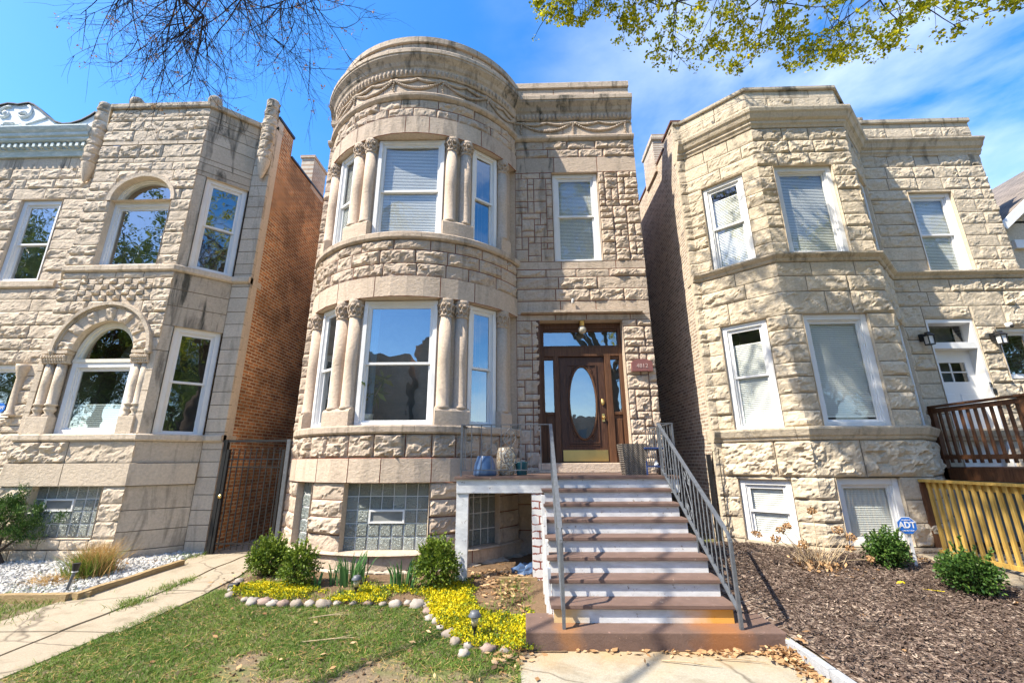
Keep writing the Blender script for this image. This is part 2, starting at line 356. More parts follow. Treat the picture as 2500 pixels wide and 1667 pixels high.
c = k.mix(k.math('MULTIPLY', mrn, .6), c, (.42, .26, .10)); M['conc2'] = k.bsdf(c, .92, k.bump(k.noise(o, 80, 6, .75), .6, .008), spec=.15)
k = NT('lawn_soil'); o = k.obj()
c = k.mix(k.ramp(k.noise(o, 2.2, 7, .65), (.46, 0.), (.62, 1.)), (.23, .175, .115), (.14, .165, .055))
c = k.mix(.6, c, k.ramp(k.noise(o, 45, 5, .7), (.3, .6), (.7, 1.35)), 'MULTIPLY')
c = k.mix(k.ramp(k.noise(o, 7, 7, .7), (.56, 0.), (.66, .8)), c, (.25, .20, .14)); M['lawn'] = k.bsdf(c, .95, k.bump(k.noise(o, 30, 6, .7), .8, .03), spec=.1)
k = NT('soil'); o = k.obj()
c = k.mix(k.noise(o, 3, 6), (.15, .095, .06), (.24, .165, .10)); c = k.mix(.7, c, k.ramp(k.noise(o, 50, 5, .7), (.3, .5), (.7, 1.4)), 'MULTIPLY')
M['soil'] = k.bsdf(c, .95, k.bump(k.noise(o, 30, 6, .7), .9, .03), spec=.1)
k = NT('mulch'); o = k.obj()
v1 = k.n('ShaderNodeTexVoronoi', {'Vector': k.map(o, (16, 52, 10), (0, 0, .5)), 'Scale': 1.}); v2 = k.n('ShaderNodeTexVoronoi', {'Vector': k.map(o, (48, 15, 10), (0, 0, .3)), 'Scale': 1.})
s1 = k.n('ShaderNodeSeparateColor', {0: v1.outputs['Color']}).outputs[0]; s2 = k.n('ShaderNodeSeparateColor', {0: v2.outputs['Color']}).outputs[0]
ff = k.mix(.5, s1, s2); c = k.ramp(ff, (.2, (.05, .032, .024)), (.5, (.115, .08, .062)), (.68, (.20, .15, .12)), (.85, (.36, .29, .23)))
M['mulch'] = k.bsdf(c, .95, k.bump(ff, .9, .02), spec=.1)
def vmat(name, *st, rough=.6, trans=0.):
    k = NT(name); c = k.ramp(k.attr('blk'), *st)
    if not trans: return k.bsdf(c, rough, spec=.25)
    d = k.n('ShaderNodeBsdfPrincipled', {'Base Color': c, 'Roughness': rough, 'Specular IOR Level': .25}); t = k.n('ShaderNodeBsdfTranslucent', {'Color': c})
    x = k.n('ShaderNodeMixShader', {0: trans}); k.t.links.new(d.outputs[0], x.inputs[1]); k.t.links.new(t.outputs[0], x.inputs[2]); return k.surf(x.outputs[0])
M['chips'] = vmat('mulch_chips', (0., (.04, .028, .022)), (.45, (.10, .07, .056)), (.75, (.20, .145, .115)), (1., (.44, .35, .27)), rough=.95)
M['pebble'] = vmat('white_pebbles', (0., (.20, .19, .18)), (.4, (.42, .41, .39)), (1., (.60, .59, .56)), rough=.8)
M['grass'] = vmat('grass_blades', (0., (.075, .15, .018)), (.5, (.145, .235, .03)), (.82, (.24, .30, .06)), (1., (.48, .41, .2)), rough=.55, trans=.25)
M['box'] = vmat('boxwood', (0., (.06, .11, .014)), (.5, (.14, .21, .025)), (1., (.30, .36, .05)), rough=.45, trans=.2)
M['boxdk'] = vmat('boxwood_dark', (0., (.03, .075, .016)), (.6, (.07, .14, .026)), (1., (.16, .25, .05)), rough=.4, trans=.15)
M['daff'] = vmat('daffodil_leaf', (0., (.04, .12, .04)), (1., (.12, .25, .08)), rough=.45, trans=.2)
M['sedum'] = vmat('yellow_groundcover', (0., (.06, .12, .02)), (.38, (.17, .24, .02)), (.62, (.50, .45, .012)), (1., (.74, .60, .01)), rough=.6, trans=.2)
M['bud'] = vmat('tree_bud', (0., (.11, .15, .012)), (.5, (.42, .44, .015)), (1., (.78, .68, .02)), rough=.6, trans=.5)
M['dry'] = vmat('dry_leaf', (0., (.22, .115, .05)), (.5, (.42, .25, .12)), (1., (.62, .43, .25)), rough=.85, trans=.1)
M['straw'] = vmat('straw', (0., (.38, .22, .07)), (1., (.62, .42, .18)), rough=.8, trans=.2)
M['river'] = flatmat('river_stone', (.28, .235, .195), .75, .25, 9, .4)
M['river2'] = flatmat('river_stone_pink', (.28, .20, .165), .75, .25, 9, .4)
M['river3'] = flatmat('river_stone_white', (.35, .31, .27), .75, .25, 9, .4)
M['rubble'] = flatmat('rubble', (.42, .36, .29), .9, .3, 5, .7)

# ------------------------------------------------------------------ walls of stone blocks
class Flat:
    def __init__(s, p0, p1, tL=0, tR=0):
        s.p0 = Vector((*p0, 0)); s.e = Vector((p1[0]-p0[0], p1[1]-p0[1], 0)); s.len = s.e.length; s.e.normalize()
        s.n = Vector((s.e.y, -s.e.x, 0)); s.tL = tL; s.tR = tR
    def pt(s, u, d, z): p = s.p0 + s.e*u + s.n*d; return Vector((p.x, p.y, z))
class Bow:
    def __init__(s, xc, yc, R): s.xc, s.yc, s.R = xc, yc, R; s.tL = s.tR = 0
    def pt(s, u, d, z): th = u/s.R; return Vector((s.xc + (s.R+d)*math.sin(th), s.yc - (s.R+d)*math.cos(th), z))
def rockd(p, sd):
    q = Vector((p.x*.9 + sd*3.7, p.y*.9 + sd*1.3, p.z*1.35))
    a = noise.fractal(q*3.2, 1.0, 2.1, 3)
    q1 = q*5.2; d, pts = noise.voronoi(q1); f = (q1-pts[0]).dot(noise.noise_vector(pts[0]*3.1))
    q2 = q*12; d2, pt2 = noise.voronoi(q2); f2 = (q2-pt2[0]).dot(noise.noise_vector(pt2[0]*2.3))
    return .50 + .36*a + 1.05*f + .42*f2
def block(mb, S, u0, u1, z0, z1, amp, base=0., L='m', R='m', smooth=False, stn=0., hole=None, cell=.036, g=.0075):
    if u1-u0 < .03: return
    mb.blk = rng.random(); mb.stn = min(1, max(0, stn*(.55+.9*rng.random()))); sd = rng.random()*20
    md = base-.020
    def axis(a, b, fa, fb, c):
        out = []
        if fa == 'm': out += [(a, 'm'), (a+g, 'e')]
        elif fa == 'f': out += [(a, 'r'), (a, 'e')]
        else: out += [(a, 'k'), (a, 'c')]
        a2 = a+g if fa == 'm' else a; b2 = b-g if fb == 'm' else b
        n = max(1, int(round((b2-a2)/c)))
        out += [(a2+(b2-a2)*i/n, 's') for i in range(1, n)]
        if fb == 'm': out += [(b-g, 'e'), (b, 'm')]
        elif fb == 'f': out += [(b, 'e'), (b, 'r')]
        else: out += [(b, 'c'), (b, 'k')]
        return out
    cu = .3 if smooth else cell
    us = axis(u0, u1, L, R, cu); zs = axis(z0, z1, 'm', 'm', cu)
    idx = []; mo = []
    for z, zf in zs:
        row = []; mrow = []
        for u, uf in us:
            mor = (zf == 'm' or uf == 'm')
            p0 = S.pt(u, 0, z)
            if uf in 'rk': d = base-(.09 if uf == 'r' else .12)
            elif mor: d = md
            elif smooth: d = base + (.004*noise.noise(p0*3) if (zf == 's' or uf in 'sc') else -.003)
            else:
                de = min(z-z0, z1-z, 1 if L == 'c' else u-u0+(.02 if L == 'f' else 0), 1 if R == 'c' else u1-u+(.02 if R == 'f' else 0))
                mrg = min(.05, .28*(z1-z0))*(.75+1.3*noise.noise(p0*9+Vector((sd, 0, 0))))
                s_ = smst(0, max(.012, mrg), de-g)
                d = base + s_*amp*max(-.1, rockd(p0, 0 if (L == 'c' or R == 'c') else sd)) + (1-s_)*.004
            uu = u
            if uf in 'ck':
                uu = u - d*S.tL if u == u0 else u + d*S.tR
            row.append(mb.V(S.pt(uu, d, z))); mrow.append(mor)
        idx.append(row); mo.append(mrow)
    for j in range(len(zs)-1):
        for i in range(len(us)-1):
            if hole:
                c = S.pt((us[i][0]+us[i+1][0])/2, 0, (zs[j][0]+zs[j+1][0])/2)
                if hole(c): continue
            m = 1 if (mo[j][i] or mo[j][i+1] or mo[j+1][i] or mo[j+1][i+1]) else 0
            mb.F([idx[j][i], idx[j][i+1], idx[j+1][i+1], idx[j+1][i]], m)
AMP = [1.0]
def row(mb, S, z0, z1, u0, u1, lens, amp, ops=(), L='m', R='m', smooth=False, base=0., stn=0., hole=None, cell=.036):
    segs = [(u0, u1, L, R)]; amp *= AMP[0]
    for a, b, za, zb in ops:
        if zb <= z0+.01 or za >= z1-.01: continue
        ns = []
        for s0, s1, l, r in segs:
            if b <= s0 or a >= s1: ns.append((s0, s1, l, r)); continue
            if a > s0+.02: ns.append((s0, a, l, 'm'))
            if b < s1-.02: ns.append((b, s1, 'm', r))
        segs = ns
        aa, bb = max(a, u0), min(b, u1); st_ = stn(S, (aa+bb)/2, (z0+z1)/2) if callable(stn) else stn
        if bb-aa > .05:
            for ya, yb in ((z0, za), (zb, z1)):
                if yb-ya > .03: block(mb, S, aa, bb, ya, yb, amp*.7, base, 'm' if a > u0 else L, 'm' if b < u1 else R, smooth, st_, hole, cell)
    for s0, s1, l, r in segs:
        cuts = [s0]; 
        while s1-cuts[-1] > lens[1]*1.15: cuts.append(cuts[-1]+rng.uniform(*lens))
        if len(cuts) > 1 and s1-cuts[-1] < lens[0]*.5: cuts.pop()
        cuts.append(s1)
        for i, (a, b) in enumerate(zip(cuts, cuts[1:])):
            block(mb, S, a, b, z0, z1, amp*rng.choice((.35, .7, .85, 1., 1.15)), base, l if i == 0 else 'm', r if i == len(cuts)-2 else 'm', smooth, stn(S, (a+b)/2, (z0+z1)/2) if callable(stn) else stn, hole, cell)
def rows(mb, S, zlist, u0, u1, lens, amp, **kw):
    for a, b in zip(zlist, zlist[1:]): row(mb, S, a, b, u0, u1, lens, amp, **kw)
def split(z0, z1, n, j=.12):
    h = (z1-z0)/n; zs = [z0+h*i + (rng.uniform(-j, j)*h if 0 < i < n else 0) for i in range(n+1)]; return zs
def ashlar(mb, S, u0, u1, z0, z1, amp, mu=.15, mz=.15, stn=0., L='m', R='m'):
    nu = max(1, round((u1-u0)/mu)); nz = max(1, round((z1-z0)/mz)); du = (u1-u0)/nu; dz = (z1-z0)/nz
    occ = set()
    for j in range(nz):
        for i in range(nu):
            if (i, j) in occ: continue
            for a, b in rng.sample([(2, 2), (3, 1), (2, 1), (1, 1), (1, 2), (3, 2), (2, 1), (2, 2)], 8)+[(1, 1)]:
                if i+a <= nu and j+b <= nz and all((i+x, j+y) not in occ for x in range(a) for y in range(b)): break
            for x in range(a):
                for y in range(b): occ.add((i+x, j+y))
            block(mb, S, u0+i*du, u0+(i+a)*du, z0+j*dz, z0+(j+b)*dz, amp, 0, L if i == 0 else 'm', R if i+a == nu else 'm', stn=stn, cell=.034)
def reveal(mb, S, u0, u1, z0, z1, depth, d0=.02, m=0, n=1):
    mb.blk = .4; mb.stn = 0
    for i in range(n):
        a, b = u0+(u1-u0)*i/n, u0+(u1-u0)*(i+1)/n
        for z, fl in ((z0, 1), (z1, 0)):
            q = [S.pt(a, d0, z), S.pt(b, d0, z), S.pt(b, -depth, z), S.pt(a, -depth, z)]
            mb.quad(*(q if fl else q[::-1]), m=m)
    for u in (u0, u1): mb.quad(S.pt(u, d0, z0), S.pt(u, d0, z1), S.pt(u, -depth, z1), S.pt(u, -depth, z0), m=m)
class Path:
    def __init__(s, pts):
        s.p = [Vector((*q, 0)) for q in pts]; s.s = [0]
        for a, b in zip(s.p, s.p[1:]): s.s.append(s.s[-1]+(b-a).length)
        s.len = s.s[-1]; s.off = []
        nr = [Vector(((b-a).y, -(b-a).x, 0)).normalized() for a, b in zip(s.p, s.p[1:])]; s.nr = nr
        for i in range(len(s.p)):
            a = nr[max(0, i-1)]; b = nr[min(i, len(nr)-1)]; m = (a+b).normalized(); s.off.append(m/max(.3, m.dot(a)))
    def at(s, t):
        for i in range(len(s.s)-1):
            if t <= s.s[i+1]+1e-9:
                f = (t-s.s[i])/(s.s[i+1]-s.s[i])
                if f < 1e-6: return s.p[i], s.off[i]
                if f > 1-1e-6: return s.p[i+1], s.off[i+1]
                return s.p[i].lerp(s.p[i+1], f), s.nr[i]
        return s.p[-1], s.off[-1]
def sweep(mb, path, prof, s0=0, s1=None, seg=None, gap=.005, m=None, stn=0., jit=0.):
    s1 = path.len if s1 is None else s1; cuts = [s0]
    if seg:
        while s1-cuts[-1] > seg*1.3: cuts.append(cuts[-1]+seg*rng.uniform(.8, 1.2))
    cuts.append(s1)
    for k, (a, b) in enumerate(zip(cuts, cuts[1:])):
        if k: a += gap
        mb.blk = rng.random(); mb.stn = min(1, stn*(.7+.6*rng.random()))
        st = [a]+[q for q in path.s if a+1e-4 < q < b-1e-4]+[b]
        if jit:
            st = sorted(set(st+[a+(b-a)*i/max(1, int((b-a)/.12)) for i in range(1, int((b-a)/.12))]))
        rings = []
        for t in st:
            p, o = path.at(t)
            rings.append([mb.V((p.x+o.x*(d + (jit*noise.noise(Vector((p.x*4, p.y*4, z*5))) if jit else 0)), p.y+o.y*d, z)) for d, z in prof])
        n = len(prof)
        for r0, r1 in zip(rings, rings[1:]):
            for t in range(n): mb.F([r0[t], r1[t], r1[(t+1) % n], r0[(t+1) % n]], m)
        mb.F(rings[0], m); mb.F(rings[-1][::-1], m)

# ------------------------------------------------------------------ windows
def frame_fn(O, e):
    e = Vector((*e, 0)).normalized(); n = Vector((e.y, -e.x, 0)); O = Vector((*O, 0))
    return lambda u, d, z: (O.x+e.x*u+n.x*d, O.y+e.y*u+n.y*d, z)
def window(root, O, e, z0, w_, h, style='double', cas=.075, blind=None, gl='glass', rec=0., split_=.5, cmat='white', shade=None, curtain=None, label=None, nm='window', cdep=.13, room=True):
    """casing + sashes + panes; O = outer lower left corner on the wall plane, e = direction along the wall"""
    f = frame_fn(O, e); z1 = z0+h; mt = M[cmat]
    b = MB(); D = -rec
    for a in ((0, cas, z0, z1), (w_-cas, w_, z0, z1)): b.box(a[0], a[1], D-cdep, D, a[2], a[3], fr=f)
    b.box(cas, w_-cas, D-cdep, D-.003, z0, z0+cas*.8, fr=f); b.box(cas, w_-cas, D-cdep, D-.003, z1-cas, z1, fr=f)
    # inner bead
    i = cas; t = .022
    for a in ((i, i+t, z0+cas*.8, z1-cas), (w_-i-t, w_-i, z0+cas*.8, z1-cas)): b.box(a[0], a[1], D-cdep+.01, D-.03, a[2], a[3], fr=f)
    b.box(i+t, w_-i-t, D-cdep+.01, D-.033, z1-cas-t, z1-cas, fr=f)
    wo = b.build(nm, mt, root, bevel=.004)
    if label: wo['label'] = label
    a0, a1 = cas+t, w_-cas-t; b0, b1 = z0+cas*.8, z1-cas-t
    def sash(za, zb, d, sw=.042):
        s = MB()
        s.box(a0, a0+sw, d-.035, d, za, zb, fr=f); s.box(a1-sw, a1, d-.035, d, za, zb, fr=f)
        s.box(a0+sw, a1-sw, d-.035, d-.002, za, za+sw, fr=f); s.box(a0+sw, a1-sw, d-.035, d-.002, zb-sw, zb, fr=f)
        so = s.build('sash', mt, wo)
        p = MB(); p.quad(f(a0+sw, d-.018, za+sw), f(a1-sw, d-.018, za+sw), f(a1-sw, d-.018, zb-sw), f(a0+sw, d-.018, zb-sw)); p.build('pane', M[gl], wo)
    if style == 'double':
        mz = b0+(b1-b0)*split_
        sash(mz-.02, b1, D-.045); sash(b0, mz+.02, D-.085)
    else: sash(b0, b1, D-.06)
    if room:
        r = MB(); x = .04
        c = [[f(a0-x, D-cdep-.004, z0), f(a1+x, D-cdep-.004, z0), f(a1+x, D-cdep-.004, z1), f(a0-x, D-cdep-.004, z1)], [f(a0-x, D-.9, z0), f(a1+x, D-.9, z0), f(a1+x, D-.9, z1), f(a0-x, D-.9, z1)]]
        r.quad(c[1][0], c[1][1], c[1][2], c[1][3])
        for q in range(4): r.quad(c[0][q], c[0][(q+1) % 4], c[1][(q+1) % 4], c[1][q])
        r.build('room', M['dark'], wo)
    if blind:
        ba, bb = blind; s = MB(); zz = b0+(b1-b0)*bb; lo = b0+(b1-b0)*ba; dd = D-.118
        while zz > lo:
            s.quad(f(a0+.01, dd+.007, zz-.034), f(a1-.01, dd+.007, zz-.034), f(a1-.01, dd-.007, zz), f(a0+.01, dd-.007, zz)); zz -= .036
        s.box(a0+.01, a1-.01, dd-.015, dd+.015, lo-.03, lo, fr=f); s.build('blind', M['blind'], wo)
    if curtain:
        ca, cb = curtain; s = MB(); n = 24; dd = D-cdep-.09; pv = None
        for q in range(n+1):
            u = a0+(a1-a0)*(ca+(cb-ca)*q/n); d = dd+.03*math.sin(q*1.9)+.01*math.sin(q*4.1); cu = [s.V(f(u, d, b0)), s.V(f(u+.03*math.sin(q), d, b1))]
            if pv: s.F([pv[0], cu[0], cu[1], pv[1]])
            pv = cu
        s.build('curtain', M['curtain'], wo, smooth=True)
    return wo
def glass_blocks(root, O, e, z0, w_, h, nu, nz, vent=None, depth=.1):
    f = frame_fn(O, e); du, dz = w_/nu, h/nz; g = .006
    a = MB(); a.box(0, w_, -depth-.05, -depth, z0, z0+h, fr=f)
    o = a.build('glass_block_window', M['white'], root)
    b = MB()
    for i in range(nu):
        for j in range(nz):
            if vent and vent[0] <= i < vent[1] and j == vent[2]: continue
            b.blk = rng.random(); u0, u1, za, zb = i*du+g, (i+1)*du-g, z0+j*dz+g, z0+(j+1)*dz-g; q = .022
            o_ = [b.V(f(x, -depth+.002, z)) for x, z in ((u0, za), (u1, za), (u1, zb), (u0, zb))]
            b.blk = min(1, b.blk*.8)
            n_ = [b.V(f(x, -depth+.018, z)) for x, z in ((u0+q, za+q), (u1-q, za+q), (u1-q, zb-q), (u0+q, zb-q))]
            for t in range(4): b.F([o_[t], o_[(t+1) % 4], n_[(t+1) % 4], n_[t]])
            b.F(n_)
    b.build('glass_blocks', M['gblock'], o)
    if vent:
        v = MB(); u0, u1 = vent[0]*du, vent[1]*du; za, zb = z0+vent[2]*dz, z0+(vent[2]+1)*dz
        for q in ((u0, u1, za, za+.03), (u0, u1, zb-.03, zb), (u0, u0+.03, za+.03, zb-.03), (u1-.03, u1, za+.03, zb-.03)): v.box(q[0], q[1], -depth-.02, -depth+.03, q[2], q[3], fr=f)
        vo = v.build('vent', M['white'], o)
        p = MB(); p.quad(f(u0+.02, -depth+.008, za+.02), f(u1-.02, -depth+.008, za+.02), f(u1-.02, -depth+.008, zb-.02), f(u0+.02, -depth+.008, zb-.02)); p.build('vent_pane', M['dark'], vo)
    return o
def text_mesh(name, txt, size, mat, parent, loc, rot, ext=.004, sx=1., world=True, bold=0.):
    c = bpy.data.curves.new(name, 'FONT'); c.body = txt; c.size = size; c.extrude = ext; c.offset = size*bold; c.align_x = 'CENTER'; c.align_y = 'CENTER'
    t = bpy.data.objects.new(name, c); col.objects.link(t); dg = bpy.context.evaluated_depsgraph_get()
    me = bpy.data.meshes.new_from_object(t.evaluated_get(dg)); bpy.data.objects.remove(t); bpy.data.curves.remove(c)
    me.transform(Matrix.Translation(loc) @ Matrix.Rotation(rot[2], 4, 'Z') @ Matrix.Rotation(rot[0], 4, 'X') @ Matrix.Diagonal((sx, 1, 1, 1)))
    me.materials.clear(); me.materials.append(mat)
    return link(name, me, parent, world)
def cornice_shell(mb, x0, x1, y0, y1, z):
    mb.quad((x0, y0, z), (x1, y0, z), (x1, y1, z), (x0, y1, z))
# ------------------------------------------------------------------ the middle house
W = 8.65
XC, YC, RB = -2.32, 9.86, 2.52
def bowpath(a0, a1, dR=0, n=40): return [(XC+(RB+dR)*math.sin(R_(a0+(a1-a0)*i/n)), YC-(RB+dR)*math.cos(R_(a0+(a1-a0)*i/n))) for i in range(n+1)]
def u_(deg): return R_(deg)*RB
house = empty('greystone_house', (-1, W, .1), 'pinkish greystone house with a round bow front and brown wooden door, middle of the three', 'house')
bow = Bow(XC, YC, RB); wing = Flat((-.12, W), (2.72, W)); strip = Flat((-4.62, W), (-4.40, W))
A0, A1 = u_(-61), u_(61)
mats = [M['st_mid'], M['mort_red']]
b = MB()
st_low = lambda S, u, z: .12
def stn_mid(S, u, z):
    return .15 + (.5 if z > 8.3 and u > 0 else 0)*(.5+.5*noise.noise(Vector((u*2, z*2, 3))))
GBW = (u_(-15.3), u_(17.2)); GBL = (u_(-44.5), u_(-32.3)); GBR = (u_(33), u_(47.5))
ops_b = [(*GBW, .38, 1.46), (*GBL, .38, 1.46), (*GBR, .38, 1.46)]
row(b, bow, .16, .38, A0, A1, (.7, 1.1), 0, smooth=True, base=.05, stn=.2)
rows(b, bow, [.38, .65, .92, 1.19, 1.46], A0, A1, (.5, .75), .075, ops=ops_b, stn=st_low)
row(b, bow, 1.46, 1.86, A0, A1, (.45, 1.3), 0, smooth=True, base=.06, stn=.1)
row(b, bow, 1.86, 2.255, A0, A1, (.42, .75), .105, stn=.25)
row(b, bow, 4.745, 5.16, A0, A1, (.5, 1.4), 0, smooth=True, base=.035, stn=.08)
for z0, z1 in ((5.16, 5.43), (5.43, 5.71), (5.71, 5.925)): row(b, bow, z0, z1, A0, A1, (.4, .72), .075, stn=.25)
row(b, bow, 8.38, 8.80, A0, A1, (.4, 1.2), 0, smooth=True, base=.035, stn=.3)
for z0, z1 in ((8.80, 9.03), (9.03, 9.25)): row(b, bow, z0, z1, A0, A1, (.45, .8), .07, stn=stn_mid)
row(b, bow, 9.38, 9.86, A0, A1, (.8, 1.3), 0, smooth=True, base=.0, stn=stn_mid)
row(b, bow, 10.42, 10.80, A0, A1, (.45, .9), 0, smooth=True, base=.0, stn=.5)
# piers behind the columns and lintel soffits
for z0, z1 in ((2.40, 4.745), (6.07, 8.38)):
    for a0, a1 in ((-58, -45.5), (-30.5, -15.8), (17.8, 32.5), (47.8, 60)):
        row(b, bow, z0, z1, u_(a0), u_(a1), (2, 3), 0, smooth=True, base=-.12)
        for a in (a0, a1): b.quad(bow.pt(u_(a), -.12, z0), bow.pt(u_(a), -.12, z1), bow.pt(u_(a), -.6, z1), bow.pt(u_(a), -.6, z0), m=0)
    pa = Path(bowpath(-60, 60, 0))
    sweep(b, pa, [(.03, z1+.005), (-.45, z1+.005), (-.45, z1+.05), (.0, z1+.05)])
for z in (.385, 1.455):
    for g0, g1 in (GBW, GBL, GBR): 
        q = [bow.pt(u, d, z) for u, d in ((g0, .03), (g1, .03), (g1, -.35), (g0, -.35))]; b.quad(*q, m=0)
for g0, g1 in (GBW, GBL, GBR):
    for u in (g0, g1): b.quad(bow.pt(u, .03, .38), bow.pt(u, .03, 1.46), bow.pt(u, -.35, 1.46), bow.pt(u, -.35, .38), m=0)
# flat wing right of the bow
def stn_w(S, u, z): return .15 + .75*smst(1.3, 0, u)*(1 if z > 8.3 else .35)
D_OP = (.49, 2.24, 1.40, 4.67); W_OP = (.86, 1.93, 6.05, 8.33)   # along the wing wall
row(b, wing, .1, .55, 0, 2.84, (.5, .9), .05, R='f'); rows(b, wing, [.55, 1.0, 1.40], 0, 2.84, (.5, .9), .05, R='f')
ashlar(b, wing, 0, D_OP[0], 1.40, 4.67, .055, .145, .145, .12)
ashlar(b, wing, D_OP[1], 2.84, 1.40, 4.67, .075, .15, .15, .05, R='f')
row(b, wing, 4.67, 4.80, 0, 2.84, (.6, 1), 0, smooth=True, stn=.25, R='f'); row(b, wing, 4.80, 5.11, 0, 2.84, (.5, 1.2), .02, smooth=True, stn=.2, R='f')
for z0, z1 in ((5.11, 5.385), (5.385, 5.665), (5.665, 5.85)): row(b, wing, z0, z1, 0, 2.84, (.6, 1.0), .07, stn=.25, R='f')
row(b, wing, 5.85, 6.04, 0, 2.84, (.9, 1.3), 0, smooth=True, base=.012, stn=.15, R='f')
ashlar(b, wing, 0, W_OP[0], 6.04, 8.33, .04, .15, .15, .4); ashlar(b, wing, W_OP[1], 2.84, 6.04, 8.33, .075, .15, .15, .05, R='f')
row(b, wing, 8.33, 8.75, 0, 2.84, (.8, 1.2), 0, smooth=True, base=.012, stn=stn_w, R='f')
for z0, z1 in ((8.75, 8.98), (8.98, 9.21)): row(b, wing, z0, z1, 0, 2.84, (.55, .9), .07, stn=stn_w, R='f')
row(b, wing, 9.33, 9.81, 0, 2.84, (1, 1.5), 0, smooth=True, base=0, stn=stn_w, R='f'); row(b, wing, 10.39, 10.78, 0, 2.84, (.8, 1.1), 0, smooth=True, base=.0, stn=.15, R='f')
reveal(b, wing, W_OP[0], W_OP[1], W_OP[2]-.01, W_OP[3], .2); reveal(b, wing, D_OP[0], D_OP[1], 1.55, 4.67, .38)
# left strip of quoins
rows(b, strip, split(.1, 10.78, 38, .2), 0, .22, (.5, .6), .06, L='f', stn=.2)
b.build('wall', mats, house)
# courses and cornices (swept round the bow and along the wing)
b = MB(); pb = Path(bowpath(-62, 62)); pw = Path([(-.12, W), (2.73, W)]); ps = Path([(-4.66, W), (-4.38, W)])
def prof_sill(z0, z1, o): return [(-.4, z0), (o-.03, z0), (o, z0+.03), (o, z1-.025), (o-.02, z1), (-.4, z1)]
for z_a, z_b in ((2.255, 2.40), (5.925, 6.07)):
    b = MB(); sweep(b, pb, prof_sill(z_a, z_b, .085), seg=1.0, stn=.38); b.build('sill_course', mats, house)
b = MB(); sweep(b, Path(bowpath(-62, 62)), [(-.2, .38), (.1, .38), (.075, .405), (-.2, .42)], stn=.2); b.build('base_course', mats, house)
b = MB()
mold = lambda z0, z1: [(-.1, z0), (.03, z0), (.06, z0+.02), (.09, z0+.05), (.10, z1-.03), (.085, z1), (-.1, z1)]
sweep(b, pb, mold(9.25, 9.38), seg=1.3, stn=.3)
egg = lambda z: [(-.1, z), (.03, z), (.05, z+.03), (.06, z+.16), (.075, z+.19), (-.1, z+.19)]
sweep(b, pb, egg(9.86), seg=1.4, stn=.35)
cor = lambda z, h: [(-.2, z), (.075, z), (.10, z+.03), (.13, z+.10), (.19, z+.17), (.215, z+.2), (.215, z+.235), (.235, z+.25), (.235, z+h-.03), (.22, z+h), (-.2, z+h)]
sweep(b, pb, cor(10.055, .365), seg=1.3, stn=.75)
cop = lambda z0, z1: [(-.3, z0), (.03, z0), (.045, z0+.015), (.045, z1-.02), (.03, z1), (-.3, z1)]
sweep(b, pb, cop(10.80, 10.97), seg=1.0, stn=.6)
for p in (pw, ps):
    sweep(b, p, mold(9.20, 9.33), seg=1.5, stn=.3); sweep(b, p, egg(9.81), seg=1.5, stn=.6); sweep(b, p, cor(10.005, .385), seg=1.5, stn=.9)
    sweep(b, p, cop(10.78, 10.96), seg=1.2, stn=.5)
b.build('cornice', mats, house)
# egg-and-dart beads, garlands
b = MB()
def beads(S, u0, u1, z, d, step):
    n = int((u1-u0)/step)
    for i in range(n):
        p = S.pt(u0+(i+.5)*step, d, z); b.blk = .6; b.stn = .35
        b.ball(p, .05, 6, sq=(.8, .8, 1.5))
beads(bow, u_(-55), u_(56), 9.95, .055, .098); b.build('egg_moulding', mats, house, smooth=True); b = MB(); beads(wing, .02, 2.8, 9.895, .055, .098)
b.build('egg_moulding', mats, house, smooth=True)
b = MB()
def swag(S, ua, ub, z, drop, up=False):
    b.blk = .5; b.stn = .3; n = 26; pts = []
    for i in range(n+1):
        t = i/n; zz = z - drop*4*t*(1-t)
        pts.append(S.pt(ua+(ub-ua)*t, .02, zz))
    for i, p in enumerate(pts): b.ball(p, .024+.010*math.sin(math.pi*i/n)+.006*rng.random(), 6, jit=.3)
def bow_knot(S, u, z):
    for k in range(6): b.ball(S.pt(u+.015*rng.uniform(-1, 1), .022, z-.055*k), .03-.002*k, 6, jit=.4)
    for s_ in (-1, 1):
        b.ball(S.pt(u+s_*.06, .02, z+.03), .035, 6, sq=(1.3, .8, .8), jit=.3)
        b.tube([S.pt(u+s_*.02, .015, z), S.pt(u+s_*.12, .02, z+.02), S.pt(u+s_*.16, .015, z-.05)], .012, 5)
kn = [-58, -33.5, -9, 15, 39, 60]
for a, c in zip(kn, kn[1:]):
    swag(bow, u_(a), u_(c), 9.78, .24); swag(bow, u_(a), u_((a+c)/2), 9.79, .07); swag(bow, u_((a+c)/2), u_(c), 9.79, .07); bow_knot(bow, u_(c), 9.76)
b.build('garland', mats, house, smooth=True); b = MB()
bow_knot(wing, .15, 9.72)
for a, c in ((.15, 1.42), (1.42, 2.68)):
    if a > 1: b.build('garland', mats, house, smooth=True); b = MB()
    swag(wing, a, c, 9.74, .24); swag(wing, a, (a+c)/2, 9.75, .07); swag(wing, (a+c)/2, c, 9.75, .07); bow_knot(wing, c, 9.72)
b.build('garland', mats, house, smooth=True)
